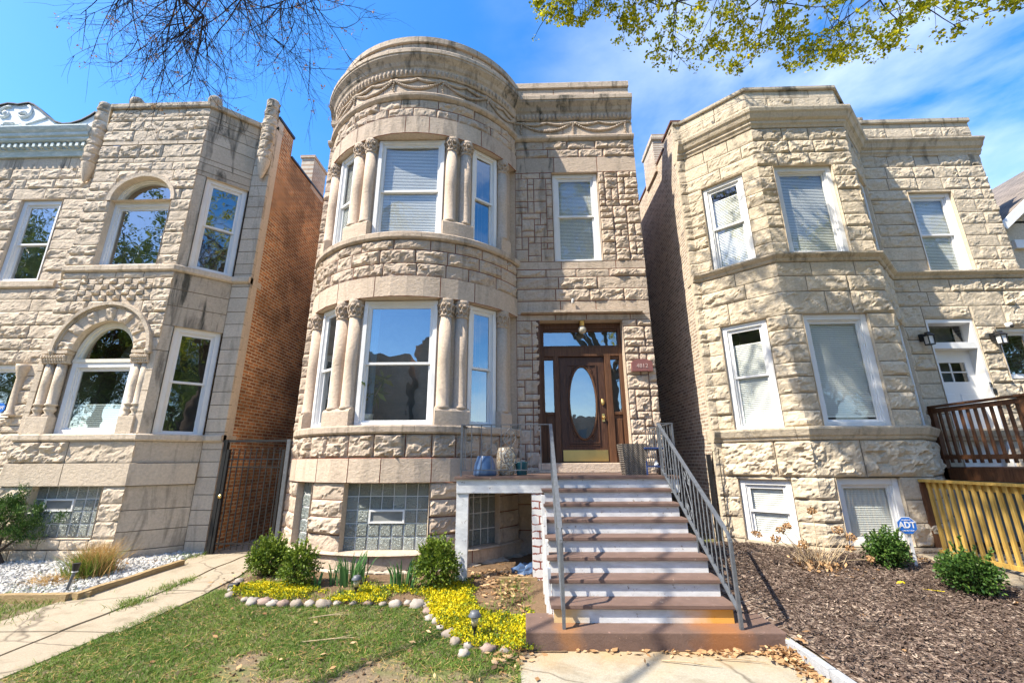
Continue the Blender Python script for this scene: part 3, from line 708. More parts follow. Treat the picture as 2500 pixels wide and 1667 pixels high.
# columns: pairs and half columns
def capital(mb, c, r, z0, z1, dir_):
    h = z1-z0
    fn = lambda th, z: (.012*math.sin(th*9+2*math.sin(z*55))+.010*math.sin(z*95+3*math.cos(th*5)))*(1 if .03 < z < h-.05 else 0)
    mb.lathe((c[0], c[1], z0), [(r*.92, 0), (r*1.08, .015), (r*1.08, .035), (r*.96, .045), (r*1.0, .1), (r*1.06, .17), (r*1.14, .24), (r*1.22, h-.06), (r*1.24, h-.04), (r*1.24, h)], 40, fn=fn)
    for k in range(10):
        a = 2*math.pi*k/10
        mb.tube([(c[0]+(r*1.02+.035*math.sin(t/7*3))*math.cos(a+.16*math.cos(t)), c[1]+(r*1.02+.035*math.sin(t/7*3))*math.sin(a+.16*math.cos(t)), z0+.05+.036*t) for t in range(8)], .012, 4)
        q = a+.3
        mb.ball((c[0]+r*1.2*math.cos(q), c[1]+r*1.2*math.sin(q), z1-.11), .035, 6, jit=.4); mb.ball((c[0]+r*1.08*math.cos(q), c[1]+r*1.08*math.sin(q), z0+.12), .027, 6, jit=.4)
for (zb, zs, zc, zt) in ((2.40, 2.71, 4.40, 4.745), (6.07, 6.42, 8.06, 8.38)):
    for degs in ((-27.0, -19.8), (21.3, 28.6), (51.5,), (-51.5,)):
        k = 0
        base = MB(); base.blk = .5
        r = .122
        a0, a1 = min(degs)-3.5, max(degs)+3.5
        pth = Path(bowpath(a0, a1, 0, 6))
        sweep(base, pth, [(-.3, zb), (.045, zb), (.045, zs-.06), (.02, zs-.02), (-.02, zs), (-.3, zs)])
        first = None
        for dg in degs:
            c = bow.pt(u_(dg), -.095, 0)
            s_ = MB(); s_.blk = .4+.2*rng.random()
            h = zc-zs
            s_.lathe((c.x, c.y, zs), [(r*1.12, -.02), (r*1.14, .01), (r*1.12, .03), (r*1.0, .045), (r*1.0, h*.5), (r*.95, h)], 32)
            o = s_.build('column', mats, house, smooth=True)
            q = MB(); q.blk = .55; q.stn = .25; capital(q, c, r, zc, zt, dg); q.build('capital', mats, o, smooth=True)
            first = first or o
        base.build('column_base', mats, first)
# bow windows
def bow_win(a0, a1, z0, z1, **kw):
    p = bow.pt(u_(a0), -.09, 0); q = bow.pt(u_(a1), -.09, 0)
    return window(house, (p.x, p.y), (q.x-p.x, q.y-p.y), z0, math.hypot(q.x-p.x, q.y-p.y), z1-z0, **kw)
wo = bow_win(-15.6, 17.6, 2.405, 4.735, split_=.49, curtain=(.0, .12), gl='glassdk')
bow_win(-45.3, -30.6, 2.405, 4.735, split_=.48, gl='glassdk'); bow_win(32.3, 47.6, 2.405, 4.735, split_=.48, gl='glassdk')
bow_win(-15.6, 17.6, 6.075, 8.37, split_=.48, blind=(.0, 1)); bow_win(-45.3, -30.6, 6.075, 8.37, split_=.48, blind=(0, 1)); bow_win(32.3, 47.6, 6.075, 8.37, split_=.5, gl='glassdk')
window(house, (.75, W+.06), (1, 0), 6.05, 1.05, 2.27, split_=.53, cas=.085, blind=(.0, 1), rec=.0)
# basement glass blocks
for (g0, g1), nu, vent in ((GBW, 7, (2, 5, 2)), (GBL, 3, None), (GBR, 4, None)):
    p = bow.pt(g0, -.04, 0); q = bow.pt(g1, -.04, 0)
    glass_blocks(house, (p.x, p.y), (q.x-p.x, q.y-p.y), .40, math.hypot(q.x-p.x, q.y-p.y), 1.05, nu, 5 if nu != 4 else 4, vent, .06)
# door set: frame, transom, sidelights, door
DY = W+.25
f = MB()
b_ = MB(); b_.box(-1.0, -.0, W+.02, W+.12, .1, 10.3); b_.build('wall_return', [M['st_mid']], house)
for x0, x1, z0, z1 in ((.375, .46, 1.755, 4.66), (2.05, 2.125, 1.755, 4.66), (.46, 2.05, 4.54, 4.66), (.46, 2.05, 3.93, 4.12), (.655, .765, 1.755, 3.93), (1.73, 1.86, 1.755, 3.93)): f.box(x0, x1, DY-.05, DY+.12, z0, z1)
for x0, x1 in ((.46, .655), (1.86, 2.05)):
    f.box(x0, x1, DY+.0, DY+.06, 1.755, 2.70); f.box(x0, x1, DY-.03, DY+.06, 2.70, 2.76); f.box(x0+.03, x1-.03, DY-.015, DY+.01, 1.85, 2.62)
    f.box(x0, x1, DY-.02, DY+.06, 3.87, 3.93)
f.box(.46, 2.05, DY-.02, DY+.05, 4.12, 4.17); f.box(.46, 2.05, DY-.02, DY+.05, 4.49, 4.54)
fo = f.build('door_frame', M['woodfr'], house, bevel=.006)
g = MB(); g.box(.30, .372, W-.02, W+.24, 1.60, 4.665); g.build('door_jamb', M['woodfr'], fo); g = MB(); g.box(2.128, 2.19, W-.0, W+.24, 1.60, 4.665)
g.build('door_jamb', M['woodfr'], fo)
g = MB(); g.quad((.46, DY+.03, 4.17), (2.05, DY+.03, 4.17), (2.05, DY+.03, 4.49), (.46, DY+.03, 4.49)); g.build('transom_pane', M['glassdk'], fo)
for x0, x1 in ((.46, .655), (1.86, 2.05)):
    g = MB(); g.quad((x0, DY+.03, 2.76), (x1, DY+.03, 2.76), (x1, DY+.03, 3.87), (x0, DY+.03, 3.87)); g.build('sidelight_pane', M['glassdk'], fo)
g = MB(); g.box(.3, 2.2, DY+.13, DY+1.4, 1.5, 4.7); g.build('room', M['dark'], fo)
d = MB(); N = 64; ex, ez, ec, er = .268, .735, (1.245, 2.965), 0
x0, x1, z0, z1 = .772, 1.722, 1.765, 3.92
# door leaf with an oval hole
ring = [(ec[0]+(ex+.035)*math.cos(2*math.pi*i/N), ec[1]+(ez+.035)*math.sin(2*math.pi*i/N)) for i in range(N)]
def edge_pt(i):
    a = 2*math.pi*i/N; c, s_ = math.cos(a), math.sin(a); t = min(((x1-ec[0]) if c > 0 else (ec[0]-x0))/max(abs(c), 1e-6), ((z1-ec[1]) if s_ > 0 else (ec[1]-z0))/max(abs(s_), 1e-6)); return (ec[0]+c*t, ec[1]+s_*t)
for i in range(N):
    j = (i+1) % N; a, b_, c, e_ = edge_pt(i), edge_pt(j), ring[j], ring[i]
    d.quad((a[0], DY, a[1]), (b_[0], DY, b_[1]), (c[0], DY, c[1]), (e_[0], DY, e_[1]))
    if abs(a[0]-b_[0]) > 1e-6 and abs(a[1]-b_[1]) > 1e-6:
        cx = x1 if max(a[0], b_[0]) > ec[0] else x0; cz = z1 if max(a[1], b_[1]) > ec[1] else z0
        d.F([d.V((a[0], DY, a[1])), d.V((cx, DY, cz)), d.V((b_[0], DY, b_[1]))])
for x0_, x1_, z0_, z1_ in ((.93, .955, 2.13, 3.76), (1.53, 1.555, 2.13, 3.76)): d.box(x0_, x1_, DY-.018, DY, z0_, z1_)
for z0_, z1_ in ((2.13, 2.16), (3.735, 3.76), (2.09, 2.11)): d.box(.93, 1.555, DY-.02, DY, z0_, z1_)
for sx_ in (-1, 1):
    for sz_ in (-1, 1):   # carved corner leaves
        for k in range(7):
            a = .25+.2*k; d.ball((ec[0]+sx_*(.235-.012*k), DY-.004, ec[1]+sz_*(.50+.04*k)), .022+.004*math.sin(k*2), 6, sq=(1.6, .6, .9), jit=.4)
do = d.build('door', M['wood'], house)
d = MB(); d.tube([(ec[0]+(ex+.018)*math.cos(2*math.pi*i/N), DY-.006, ec[1]+(ez+.018)*math.sin(2*math.pi*i/N)) for i in range(N+1)], .024, 6, caps=False); d.build('oval_moulding', M['woodfr'], do, smooth=True)
d = MB(); d.F([d.V((ec[0]+(ex+.03)*math.cos(2*math.pi*i/N), DY+.012, ec[1]+(ez+.03)*math.sin(2*math.pi*i/N))) for i in range(N)]); d.build('oval_glass', M['glassdk'], do)
d = MB(); d.box(.80, 1.70, DY-.008, DY, 1.785, 2.0); d.build('kick_plate', M['brass'], do)
d = MB(); d.lathe((0, 0, 0), [(.03, 0), (.038, .02), (.03, .03), (.0, .035)], 14)
d.v = [(1.648+x, DY-z, 2.96+y*1.9) for x, y, z in d.v]; d.build('lock', M['brass'], do, smooth=True)
d = MB(); d.box(1.622, 1.672, DY-.012, DY, 2.56, 2.72); d.ball((1.647, DY-.055, 2.64), .032, 12); d.bar((1.647, DY-.05, 2.64), (1.647, DY, 2.64), .02); d.build('handle', M['brass'], do, smooth=False)
s_ = MB(); s_.blk = .3
s_.box(.28, 2.22, W-.12, DY+.1, 1.57, 1.752); s_.build('door_sill', mats, house, bevel=.012)
s_ = MB(); s_.stn = .3; s_.box(-.02, 2.55, W-.12, W-.005, 4.815, 4.865); s_.build('door_ledge', mats, house)
# side and back walls, roof
b = MB()
for x in (-4.61, 2.70): b.box(x-.02, x+.02, W+.03, 20, 0, 10.2)
b.box(-4.6, 2.7, 19.9, 20, 0, 10.2); b.build('side_wall', M['br_plain'], house)
b = MB(); b.quad((-4.6, W+.35, 10.0), (2.7, W+.35, 10.0), (2.7, 19.9, 9.6), (-4.6, 19.9, 9.6)); 
vv = [b.V((p[0], p[1], 10.6)) for p in bowpath(-60, 60, -.2)]; b.F(vv); b.quad((-4.6, W+.1, 10.6), (2.7, W+.1, 10.6), (2.7, W+.4, 10.6), (-4.6, W+.4, 10.6)); b.quad((-4.6, W+.4, 10.6), (2.7, W+.4, 10.6), (2.7, W+.4, 9.9), (-4.6, W+.4, 9.9))
b.build('roof', M['roofing'], house)
b = MB()   # rubble foundation
for i in range(46):
    a = -60+120*i/45+rng.uniform(-1, 1); p = bow.pt(u_(a), .03+rng.uniform(-.01, .02), .09+rng.uniform(-.02, .02)); b.blk = rng.random(); b.ball(p, .085+.04*rng.random(), 7, jit=.5, sq=(1.5, .8, .8))
b.build('foundation', M['rubble'], house)

# ------------------------------------------------------------------ the left house
AMP[0] = .82
hl = empty('cream_stone_house', (-8.3, W, .1), 'cream stone house at the left with arched windows, parapet balls and brick side wall', 'house')
FY = 7.97; XA, XB, XE, XS = -9.55, -7.22, -6.46, -6.05
chL = math.hypot(XE-XB, W-FY); phi = math.atan2(W-FY, XE-XB); tn = math.tan(phi/2)
front = Flat((XA, FY), (XB, FY), tn, tn); chR = Flat((XB, FY), (XE, W), tn, -tn); chLf = Flat((2*XA-(XB+XA)+XB-(XE-XB), W), (XA, FY), -tn, tn)
stripR = Flat((XE, W), (XS, W)); wingL = Flat((-15.0, W), (-10.2, W)); FL = XB-XA
chLf = Flat((XA-(XE-XB), W), (XA, FY), -tn, tn)
mats = [M['st_left'], M['mort_buff']]
AX, AZ = -8.315-XA, 3.95         # big arch (along the front)
b = MB()
up_w = (-9.0-XA, -7.645-XA); UAC = (up_w[0]+up_w[1])/2
def hole_up(p): u = p.x-XA; return p.z > 7.34 and abs(u-UAC) < .72 and p.z < 7.36+.645*math.sqrt(max(0, 1-((u-UAC)/.72)**2))
def hole_lo(p): return math.hypot(p.x-XA-AX, p.z-AZ) < .97
ops = [(up_w[0], up_w[1], 5.82, 7.36)]
rf = lambda S, u, z: .12 + .15*(z > 8)
kw = dict(L='c', R='c', stn=rf)
for z0, z1, am in ((9.58, 9.80, .06), (9.46, 9.58, .05), (9.20, 9.46, .07), (8.90, 9.20, .08), (8.46, 8.80, .08), (8.33, 8.46, .05), (8.12, 8.33, .06)): row(b, front, z0, z1, 0, FL, (.3, .75), am, **kw)
row(b, front, 8.80, 8.90, 0, FL, (.8, 1.2), 0, smooth=True, base=.02, **kw)
for z0, z1 in zip(split(5.78, 8.12, 9), split(5.78, 8.12, 9)[1:]): pass
zl = split(5.78, 8.12, 9, 0.1); rows(b, front, zl, 0, FL, (.28, .6), .075, ops=ops, hole=hole_up, **kw)
row(b, front, 5.50, 5.64, 0, FL, (.35, .7), .05, **kw)
c0, c1 = -9.16-XA, -7.62-XA
n, m_ = 10, 4
for j in range(m_):
    for i in range(n):
        ua, ub = c0+(c1-c0)*i/n, c0+(c1-c0)*(i+1)/n; za, zb = 5.0+.5*j/m_, 5.0+.5*(j+1)/m_
        if (i+j) % 2: block(b, front, ua, ub, za, zb, .09, cell=.03)
        else: block(b, front, ua, ub, za, zb, 0, 0, smooth=True)
for za, zb in ((5.0, 5.26), (5.26, 5.5)): row(b, front, za, zb, 0, c0, (.3, .5), .08, L='c', stn=.05); row(b, front, za, zb, c1, FL, (.3, .5), .08, R='c', stn=.05)
zl = split(3.95, 5.0, 4, .1); rows(b, front, zl, 0, FL, (.3, .6), .075, hole=hole_lo, **kw)
wl = (-9.0-XA, -7.645-XA)
for z0, z1 in zip(split(2.34, 3.95, 4, 0), split(2.34, 3.95, 4, 0)[1:]):
    row(b, front, z0, z1, 0, .12, (.5, .6), 0, smooth=True, L='c'); row(b, front, z0, z1, FL-.14, FL, (.5, .6), 0, smooth=True, R='c')
for ua, ub in ((.12, wl[0]), (wl[1], FL-.14)): block(b, front, ua, ub, 2.66, 3.95, 0, -.16, smooth=True)
row(b, front, 1.80, 2.20, 0, FL, (1.0, 1.2), .11, **kw); row(b, front, 1.40, 1.80, 0, FL, (.9, 1.9), .0, smooth=True, base=.05, **kw)
gb = (-8.95-XA, -7.635-XA); ops = [(*gb, .52, 1.40)]
rows(b, front, [.34, .52, .80, 1.10, 1.40], 0, FL, (.35, .6), .075, ops=ops, **kw); row(b, front, .05, .34, 0, FL, (.5, .9), .05, base=.05, **kw)
reveal(b, front, *gb, .52, 1.40, .2); reveal(b, front, up_w[0], up_w[1], 5.80, 7.36, .16)
# chamfer faces and quoin strip
opc = [(.19, 1.0, 5.79, 8.01), (.19, 1.0, 2.29, 4.48)]
sc_ = lambda S, u, z: .38+.45*(z > 8.0)+.4*(4.5 < z < 5.7)
for S, sm_ in ((chR, True), (chLf, True)):
    for z0, z1 in ((9.58, 9.80), (9.46, 9.58), (9.20, 9.46), (8.90, 9.20), (8.46, 8.90), (8.33, 8.46), (8.12, 8.33), (8.01, 8.12), (5.79, 8.01), (5.26, 5.64), (4.9, 5.26), (4.48, 4.9), (3.95, 4.48), (2.29, 3.95), (1.80, 2.20), (.98, 1.40), (.62, .98), (.30, .62), (.05, .30)):
        row(b, S, z0, z1, 0, chL, (.55, 1.0), .0, ops=opc, L='c', R='c', smooth=True, stn=sc_)
    row(b, S, 1.40, 1.80, 0, chL, (.55, 1.0), .0, base=.05, L='c', R='c', smooth=True, stn=.1)
for o_ in opc: reveal(b, chR, *o_, .1)
rows(b, stripR, split(.05, 9.9, 34, .1), 0, XS-XE, (.4, .5), .02, R='f', smooth=True, stn=lambda S, u, z: .35 if z > 5 else .12)
# entrance wing
wops = [(3.03, 4.05, 5.77, 7.90), (3.2, 4.36, 2.72, 3.86)]
zl = [.05]+split(.4, 2.40, 6)+[2.55, 2.72]+split(2.72, 3.86, 4)[1:]+split(3.86, 5.60, 6)[1:]; rows(b, wingL, zl, 0, 4.8, (.5, 1.0), .075, ops=wops, stn=.12)
zl = [5.60, 5.77]+split(5.77, 7.90, 8)[1:]+split(7.90, 8.77, 3)[1:]; rows(b, wingL, zl, 0, 4.8, (.4, .9), .075, ops=wops, stn=.1)
row(b, wingL, 8.77, 9.10, 0, 4.8, (1.1, 1.4), .03, smooth=True, stn=.45)
for o_ in wops: reveal(b, wingL, *o_, .15)
b.build('wall', mats, hl)
PF = Path([(XA-(XE-XB), W), (XA, FY), (XB, FY), (XE, W), (XS+.0, W)])
for P_, z_a, z_b in ((PF, 5.64, 5.785), (PF, 2.20, 2.335), (Path([(-12.1, W), (-10.5, W)]), 5.60, 5.775)):
    b = MB(); sweep(b, P_, prof_sill(z_a, z_b, .065), seg=1.4, stn=.28); b.build('sill_course', mats, hl)
b = MB(); sweep(b, PF, [(-.3, 9.80), (.06, 9.80), (.075, 9.83), (.075, 9.92), (-.3, 9.92)], seg=1.2, stn=.8); b.build('coping', mats, hl)
for x, y in ((-9.13, 8.06), (-7.25, 8.08)):
    b = MB(); b.stn = .8; b.blk = .9; b.lathe((x, y, 9.9), [(.07, 0), (.06, .03), (.09, .04), (.14, .11), (.15, .18), (.13, .25), (.08, .305), (.0, .32)], 20); b.build('stone_ball', mats, hl, smooth=True)
# corbelled colonnettes at the wall ends
for cx in (-6.17, -10.48):
    b = MB(); b.lathe((cx, 8.56, 8.30), [(.02, 0), (.05, .06), (.09, .2), (.14, .45), (.14, .5)], 16)
    z = 8.80
    while z < 10.4:
        h = rng.uniform(.2, .3); b.blk = rng.random(); b.stn = .3+.5*(z > 10)
        i0 = len(b.v); k, nn = 16, 6
        for a in range(nn+1):
            for t in range(k):
                th = 2*math.pi*t/k; r = .14+(.045*rockd(Vector((math.cos(th)*.5, math.sin(th)*.5, z+h*a/nn))*1.6, cx)-.01 if 0 < a < nn else -.012)
                b.V((cx+r*math.cos(th), 8.56+r*math.sin(th), z+h*a/nn))
        for a in range(nn):
            for t in range(k): b.F([i0+a*k+t, i0+a*k+(t+1) % k, i0+(a+1)*k+(t+1) % k, i0+(a+1)*k+t])
        b.F([i0+nn*k+t for t in range(k)]); z += h
    b.build('corbelled_colonnette', mats, hl)
# big arch: voussoirs, hood mould, pedestals, colonnettes
b = MB(); nv = 13
for k in range(nv):
    a0, a1 = math.pi*k/nv, math.pi*(k+1)/nv; rough = k % 2 == 0; b.blk = rng.random(); nn, mm = 6, 6; g = []
    for i in range(nn+1):
        for j in range(mm+1):
            a = a0+(a1-a0)*i/nn; r = .62+(.90-.62)*j/mm; p = Vector((XA+AX+r*math.cos(a), FY, AZ+r*math.sin(a)))
            e_ = min(i, nn-i, j, mm-j)
            d_ = .02+(.07*max(0, rockd(p*1.5, k)) if rough and e_ > 0 else 0) - (.012 if e_ == 0 and i in (0, nn) else 0)
            g.append(b.V((p.x, FY-d_, p.z)))
    for i in range(nn):
        for j in range(mm): b.F([g[i*(mm+1)+j], g[i*(mm+1)+j+1], g[(i+1)*(mm+1)+j+1], g[(i+1)*(mm+1)+j]])
NA = 36
for k in range(NA):
    a0, a1 = math.pi*k/NA, math.pi*(k+1)/NA
    P = lambda r, a, d_: (XA+AX+r*math.cos(a), FY-d_, AZ+r*math.sin(a))
    b.quad(P(.62, a0, .02), P(.62, a1, .02), P(.62, a1, -.2), P(.62, a0, -.2))
b.build('voussoirs', mats, hl)
b = MB(); b.stn = .35
for (ra, rb, da) in ((.90, .935, .05), (.935, 1.0, .095)):
    for k in range(NA):
        a0, a1 = math.pi*k/NA, math.pi*(k+1)/NA
        P = lambda r, a, d_: (XA+AX+r*math.cos(a), FY-d_, AZ+r*math.sin(a))
        b.quad(P(ra, a0, da), P(rb, a0, da), P(rb, a1, da), P(ra, a1, da)); b.quad(P(ra, a0, -.03), P(ra, a0, da), P(ra, a1, da), P(ra, a1, -.03)); b.quad(P(rb, a0, -.03), P(rb, a1, -.03), P(rb, a1, da), P(rb, a0, da))
for s_ in (-1, 1):
    for q in range(7): b.ball((XA+AX+s_*.965+.045*math.cos(q*.9), FY-.07, AZ-.03+.045*math.sin(q*.9)), .028, 6)
    b.ball((XA+AX+s_*.965, FY-.07, AZ-.03), .06, 8, sq=(1, .7, 1))
b.build('hood_mould', mats, hl)
for s_, x0, x1 in ((-1, XA+.1, XA+wl[0]), (1, XA+wl[1], XB-.12)):
    b = MB(); b.box(x0, x1, FY-.04, FY+.3, 2.335, 2.66); po = b.build('pedestal', mats, hl, bevel=.008)
    w2 = (x1-x0)/2
    for k in range(2):
        cx = x0+w2*(k+.5); b = MB(); b.blk = .4+.2*rng.random(); r = min(.083, w2*.5)
        b.lathe((cx, FY+.06, 2.66), [(r*1.15, 0), (r*1.2, .02), (r*.72, .07), (r*1.1, .12), (r*1.2, .145), (r*.8, .20), (r*1.2, .215), (r*1.22, .24), (r, .255), (r, .6), (r*.96, 1.04)], 24); b.build('colonnette', mats, hl, smooth=True)
    b = MB(); b.stn = .1; xm = (x0+x1)/2
    b.box(x0-.03, x1+.03, FY-.06, FY+.3, 3.885, 3.95)
    for i in range(9):
        for j in range(3): b.ball((x0-.02+(x1-x0+.04)*(i+.5)/9, FY-.02-.02*j, 3.72+.05*j), .034, 6, sq=(.8, 1, 1.2), jit=.3)
    b.box(x0, x1, FY+.0, FY+.3, 3.70, 3.885); b.build('capital', mats, hl)
# arched windows
def arch_window(hw, rise, cx, z0, zs, cas, name_lab, blind=None):
    wo = window(hl, (cx-hw, FY+.10), (1, 0), z0, 2*hw, zs-z0, style='fixed', cas=cas, blind=blind, gl='glassdk', cdep=.12)
    b = MB(); n = 28; P = lambda k, a, d_: (cx+(hw-k)*math.cos(a), FY+.10-d_, zs+(rise-k)*math.sin(a))
    for i in range(n):
        a0, a1 = math.pi*i/n, math.pi*(i+1)/n
        for ka, kb, d_ in ((0, cas*.6, .0), (cas*.6, cas*1.1, -.03)):
            b.quad(P(ka, a0, d_), P(ka, a1, d_), P(kb, a1, d_), P(kb, a0, d_)); b.quad(P(kb, a0, d_), P(kb, a1, d_), P(kb, a1, -.12), P(kb, a0, -.12))
    b.box(cx-hw, cx+hw, FY+.085, FY+.2, zs-.0, zs+.07)
    b.build('arch_casing', M['cream'], wo)
    g = MB(); g.F([g.V(P(cas*.9, math.pi*i/n, -.07)) for i in range(n+1)]); g.build('arch_pane', M['glassdk'], wo)
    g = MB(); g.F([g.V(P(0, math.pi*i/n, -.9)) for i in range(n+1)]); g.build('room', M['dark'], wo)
arch_window(.65, .84, XA+AX, 2.34, 3.73, .10, '', (.0, .42)); arch_window(.675, .62, XA+UAC, 5.81, 7.33, .065, '')
b = MB(); n = 28
for i in range(n):
    a0, a1 = math.pi*i/n, math.pi*(i+1)/n; P = lambda k, a, d_: (XA+UAC+(.675+k)*math.cos(a), FY-d_, 7.34+(.60+k)*math.sin(a))
    b.quad(P(0, a0, .045), P(.085, a0, .055), P(.085, a1, .055), P(0, a1, .045)); b.quad(P(0, a0, .045), P(0, a1, .045), P(0, a1, -.2), P(0, a0, -.2)); b.quad(P(.085, a0, .055), P(.085, a0, -.03), P(.085, a1, -.03), P(.085, a1, .055))
b.build('arch_soffit', mats, hl)
ed = (XE-XB, W-FY); en = Vector((*ed, 0)).normalized()
for z0, h, g_ in ((5.79, 2.22, 'glassdk'), (2.29, 2.19, 'glassdk')):
    window(hl, (XB+en.x*.195-en.y*.05, FY+en.y*.195+en.x*.05), ed, z0, .80, h, gl=g_, cas=.09)
window(hl, (-11.96, W+.04), (1, 0), 5.78, 1.0, 2.11, cas=.10, gl='glassdk', split_=.47); window(hl, (-11.8, W+.04), (1, 0), 2.73, 1.15, 1.12, style='fixed', cas=.09, gl='glassdk')
b = MB(); b.lathe((-10.62, W-.02, 2.75), [(.12, 0), (.12, .03), (.09, .05), (.09, .09), (.075, .11), (.072, .8), (.085, .83), (.11, .95), (.13, 1.02), (.13, 1.08)], 20); b.build('entrance_column', mats, hl, smooth=True)
glass_blocks(hl, (XA+gb[0], FY+.06), (1, 0), .535, gb[1]-gb[0], .855, 7, 4, (1, 4, 2), .05)
# metal cornice and pediment
b = MB(); pc = Path([(-15.0, W), (-10.55, W)])
sweep(b, pc, [(-.1, 9.09), (.05, 9.09), (.06, 9.14), (.08, 9.22), (.10, 9.24), (.10, 9.40), (.19, 9.41), (.22, 9.45), (.22, 9.50), (.26, 9.53), (.27, 9.57), (.27, 9.60), (.31, 9.66), (.34, 9.74), (.34, 9.77), (-.1, 9.79)])
x = -14.9
while x < -10.7: b.box(x, x+.07, W-.19, W-.09, 9.27, 9.37); x += .155
b.build('metal_cornice', M['metal'], hl)
pp = [(-15.0, 9.95), (-14.6, 10.0), (-14.2, 10.12), (-13.8, 10.4), (-13.5, 10.62), (-13.14, 10.71), (-12.95, 10.69), (-12.87, 10.665), (-12.75, 10.69), (-12.58, 10.71), (-12.42, 10.64), (-12.2, 10.47), (-11.95, 10.26), (-11.72, 10.10), (-11.5, 10.02), (-11.3, 10.03), (-11.05, 10.12), (-10.85, 10.26), (-10.75, 10.36), (-10.6, 10.30), (-10.52, 10.22)]
b = MB()
for (xa, za), (xb, zb) in zip(pp, pp[1:]):
    b.quad((xa, W-.05, 9.77), (xb, W-.05, 9.77), (xb, W-.05, zb), (xa, W-.05, za)); b.quad((xa, W+.05, 9.77), (xa, W+.05, za), (xb, W+.05, zb), (xb, W+.05, 9.77))
po = b.build('pediment', M['canvas'], hl)
b = MB()
for (xa, za), (xb, zb) in zip(pp, pp[1:]): b.bar((xa, W, za+.012), (xb, W, zb+.012), .2, .03)
b.build('pediment_edge', M['black'], po)
b = MB()
for cx, dr in ((-13.12, 1), (-12.66, -1)):
    b.tube([(cx+(.24-.03*t*.5)*math.cos(dr*t*.45+1.2), W-.07, 10.42+(.22-.028*t*.5)*math.sin(dr*t*.45+1.2)) for t in range(15)], .03, 6); b.ball((cx, W-.07, 10.42), .075, 8, sq=(1, .8, 1))
for k in range(26):
    t = k/25; xx = -13.3+1.5*t; b.ball((xx, W-.06, 9.95+.16*math.sin(t*6)+.05*rng.random()), .035+.03*rng.random(), 6, sq=(1.7, .6, .8), jit=.4)
b.tube([(-13.4+1.7*t/12, W-.065, 9.86+.13*math.sin(t*.6)) for t in range(13)], .022, 5); b.tube([(-12.9+.9*t/10, W-.065, 9.9+.035*t) for t in range(11)], .018, 5)
b.build('pediment_scrolls', M['canvas'], po, smooth=True)
# brick side wall with parapet steps, chimney, roof
b = MB()
b.box(XS-.22, XS-.012, W+.06, 9.40, 0, 10.13); b.box(XS-.22, XS-.012, 9.40, 20, 0, 9.55); b.box(-14.9, -6.1, 19.9, 20, 0, 9.4); b.box(-15, -14.8, W+.1, 20, 0, 9.4)
b.build('side_wall', M['br_left'], hl)
b = MB(); b.box(XS-.24, XS+.02, W+.04, 9.42, 10.13, 10.2); b.box(XS-.24, XS+.02, 9.42, 20, 9.55, 9.61); b.build('wall_coping', M['black'], hl)
b = MB(); b.box(XS-.05, XS-.005, W+.03, W+.27, 0, 10.12); b.build('corner_render', M['cream'] if False else M['st_left'], hl)
b = MB(); b.box(-6.42, XS-.0, 10.5, 11.25, 9.4, 10.42); b.box(-6.46, XS+.03, 10.46, 11.29, 10.42, 10.5); b.build('chimney', M['br_plain'], hl)
b = MB(); b.quad((-15, W+.35, 9.3), (-6.1, W+.35, 9.3), (-6.1, 19.9, 9.2), (-15, 19.9, 9.2)); vv = [b.V((x, y, 9.5)) for x, y in ((XA-(XE-XB), W+.4), (XA, FY+.2), (XB, FY+.2), (XE, W+.4))]; b.F(vv); b.quad((-10.3, W+.4, 9.9), (-6.1, W+.4, 9.9), (-6.1, W+.4, 9.2), (-10.3, W+.4, 9.2)); b.build('roof', M['roofing'], hl)

# ------------------------------------------------------------------ the right house
AMP[0] = .72
hr = empty('buff_stone_house', (7, W, .3), 'buff stone house at the right with a three-sided bay and white front door', 'house')
P0, P1, P2, P3 = (3.86, W), (4.94, 7.70), (6.87, 7.70), (7.92, W)
ph = math.atan2(W-7.70, P1[0]-P0[0]); tr = math.tan(ph/2); cl = math.hypot(P1[0]-P0[0], W-7.70); cl2 = math.hypot(P3[0]-P2[0], W-7.70)
rl = Flat(P0, P1, -tr, tr); rfr = Flat(P1, P2, tr, tr); rr = Flat(P2, P3, tr, -tr); rs = Flat((3.70, W), P0, 0, -tr); rw = Flat(P3, (10.64, W), -tr, 0)
mats = [M['st_right'], M['mort_buff']]
b = MB()
opf = [(.30, 1.50, 5.64, 7.665), (.30, 1.50, 2.345, 4.42), (.31, 1.37, .43, 1.49)]; opl = [(.295, 1.13, 5.635, 7.66), (.28, 1.11, 2.33, 4.415), (.21, 1.06, .40, 1.45)]
opr = [(.31, 1.1, 5.635, 7.66), (.31, 1.1, 2.33, 4.415)]
opw = [(.85, 1.82, 5.60, 7.61), (.44, 1.42, 1.3, 4.59), (1.81, 2.6, 3.32, 4.39)]
zU = [7.98, 8.285, 8.60]; zM = split(5.65, 7.67, 7, .1)+[7.98]; z2 = [4.42, 4.87, 5.19, 5.48]; z1_ = split(2.345, 4.42, 7, .1); z0_ = [.42, .78, 1.14, 1.50]
sr = lambda S, u, z: .12+.25*(8.2 < z)
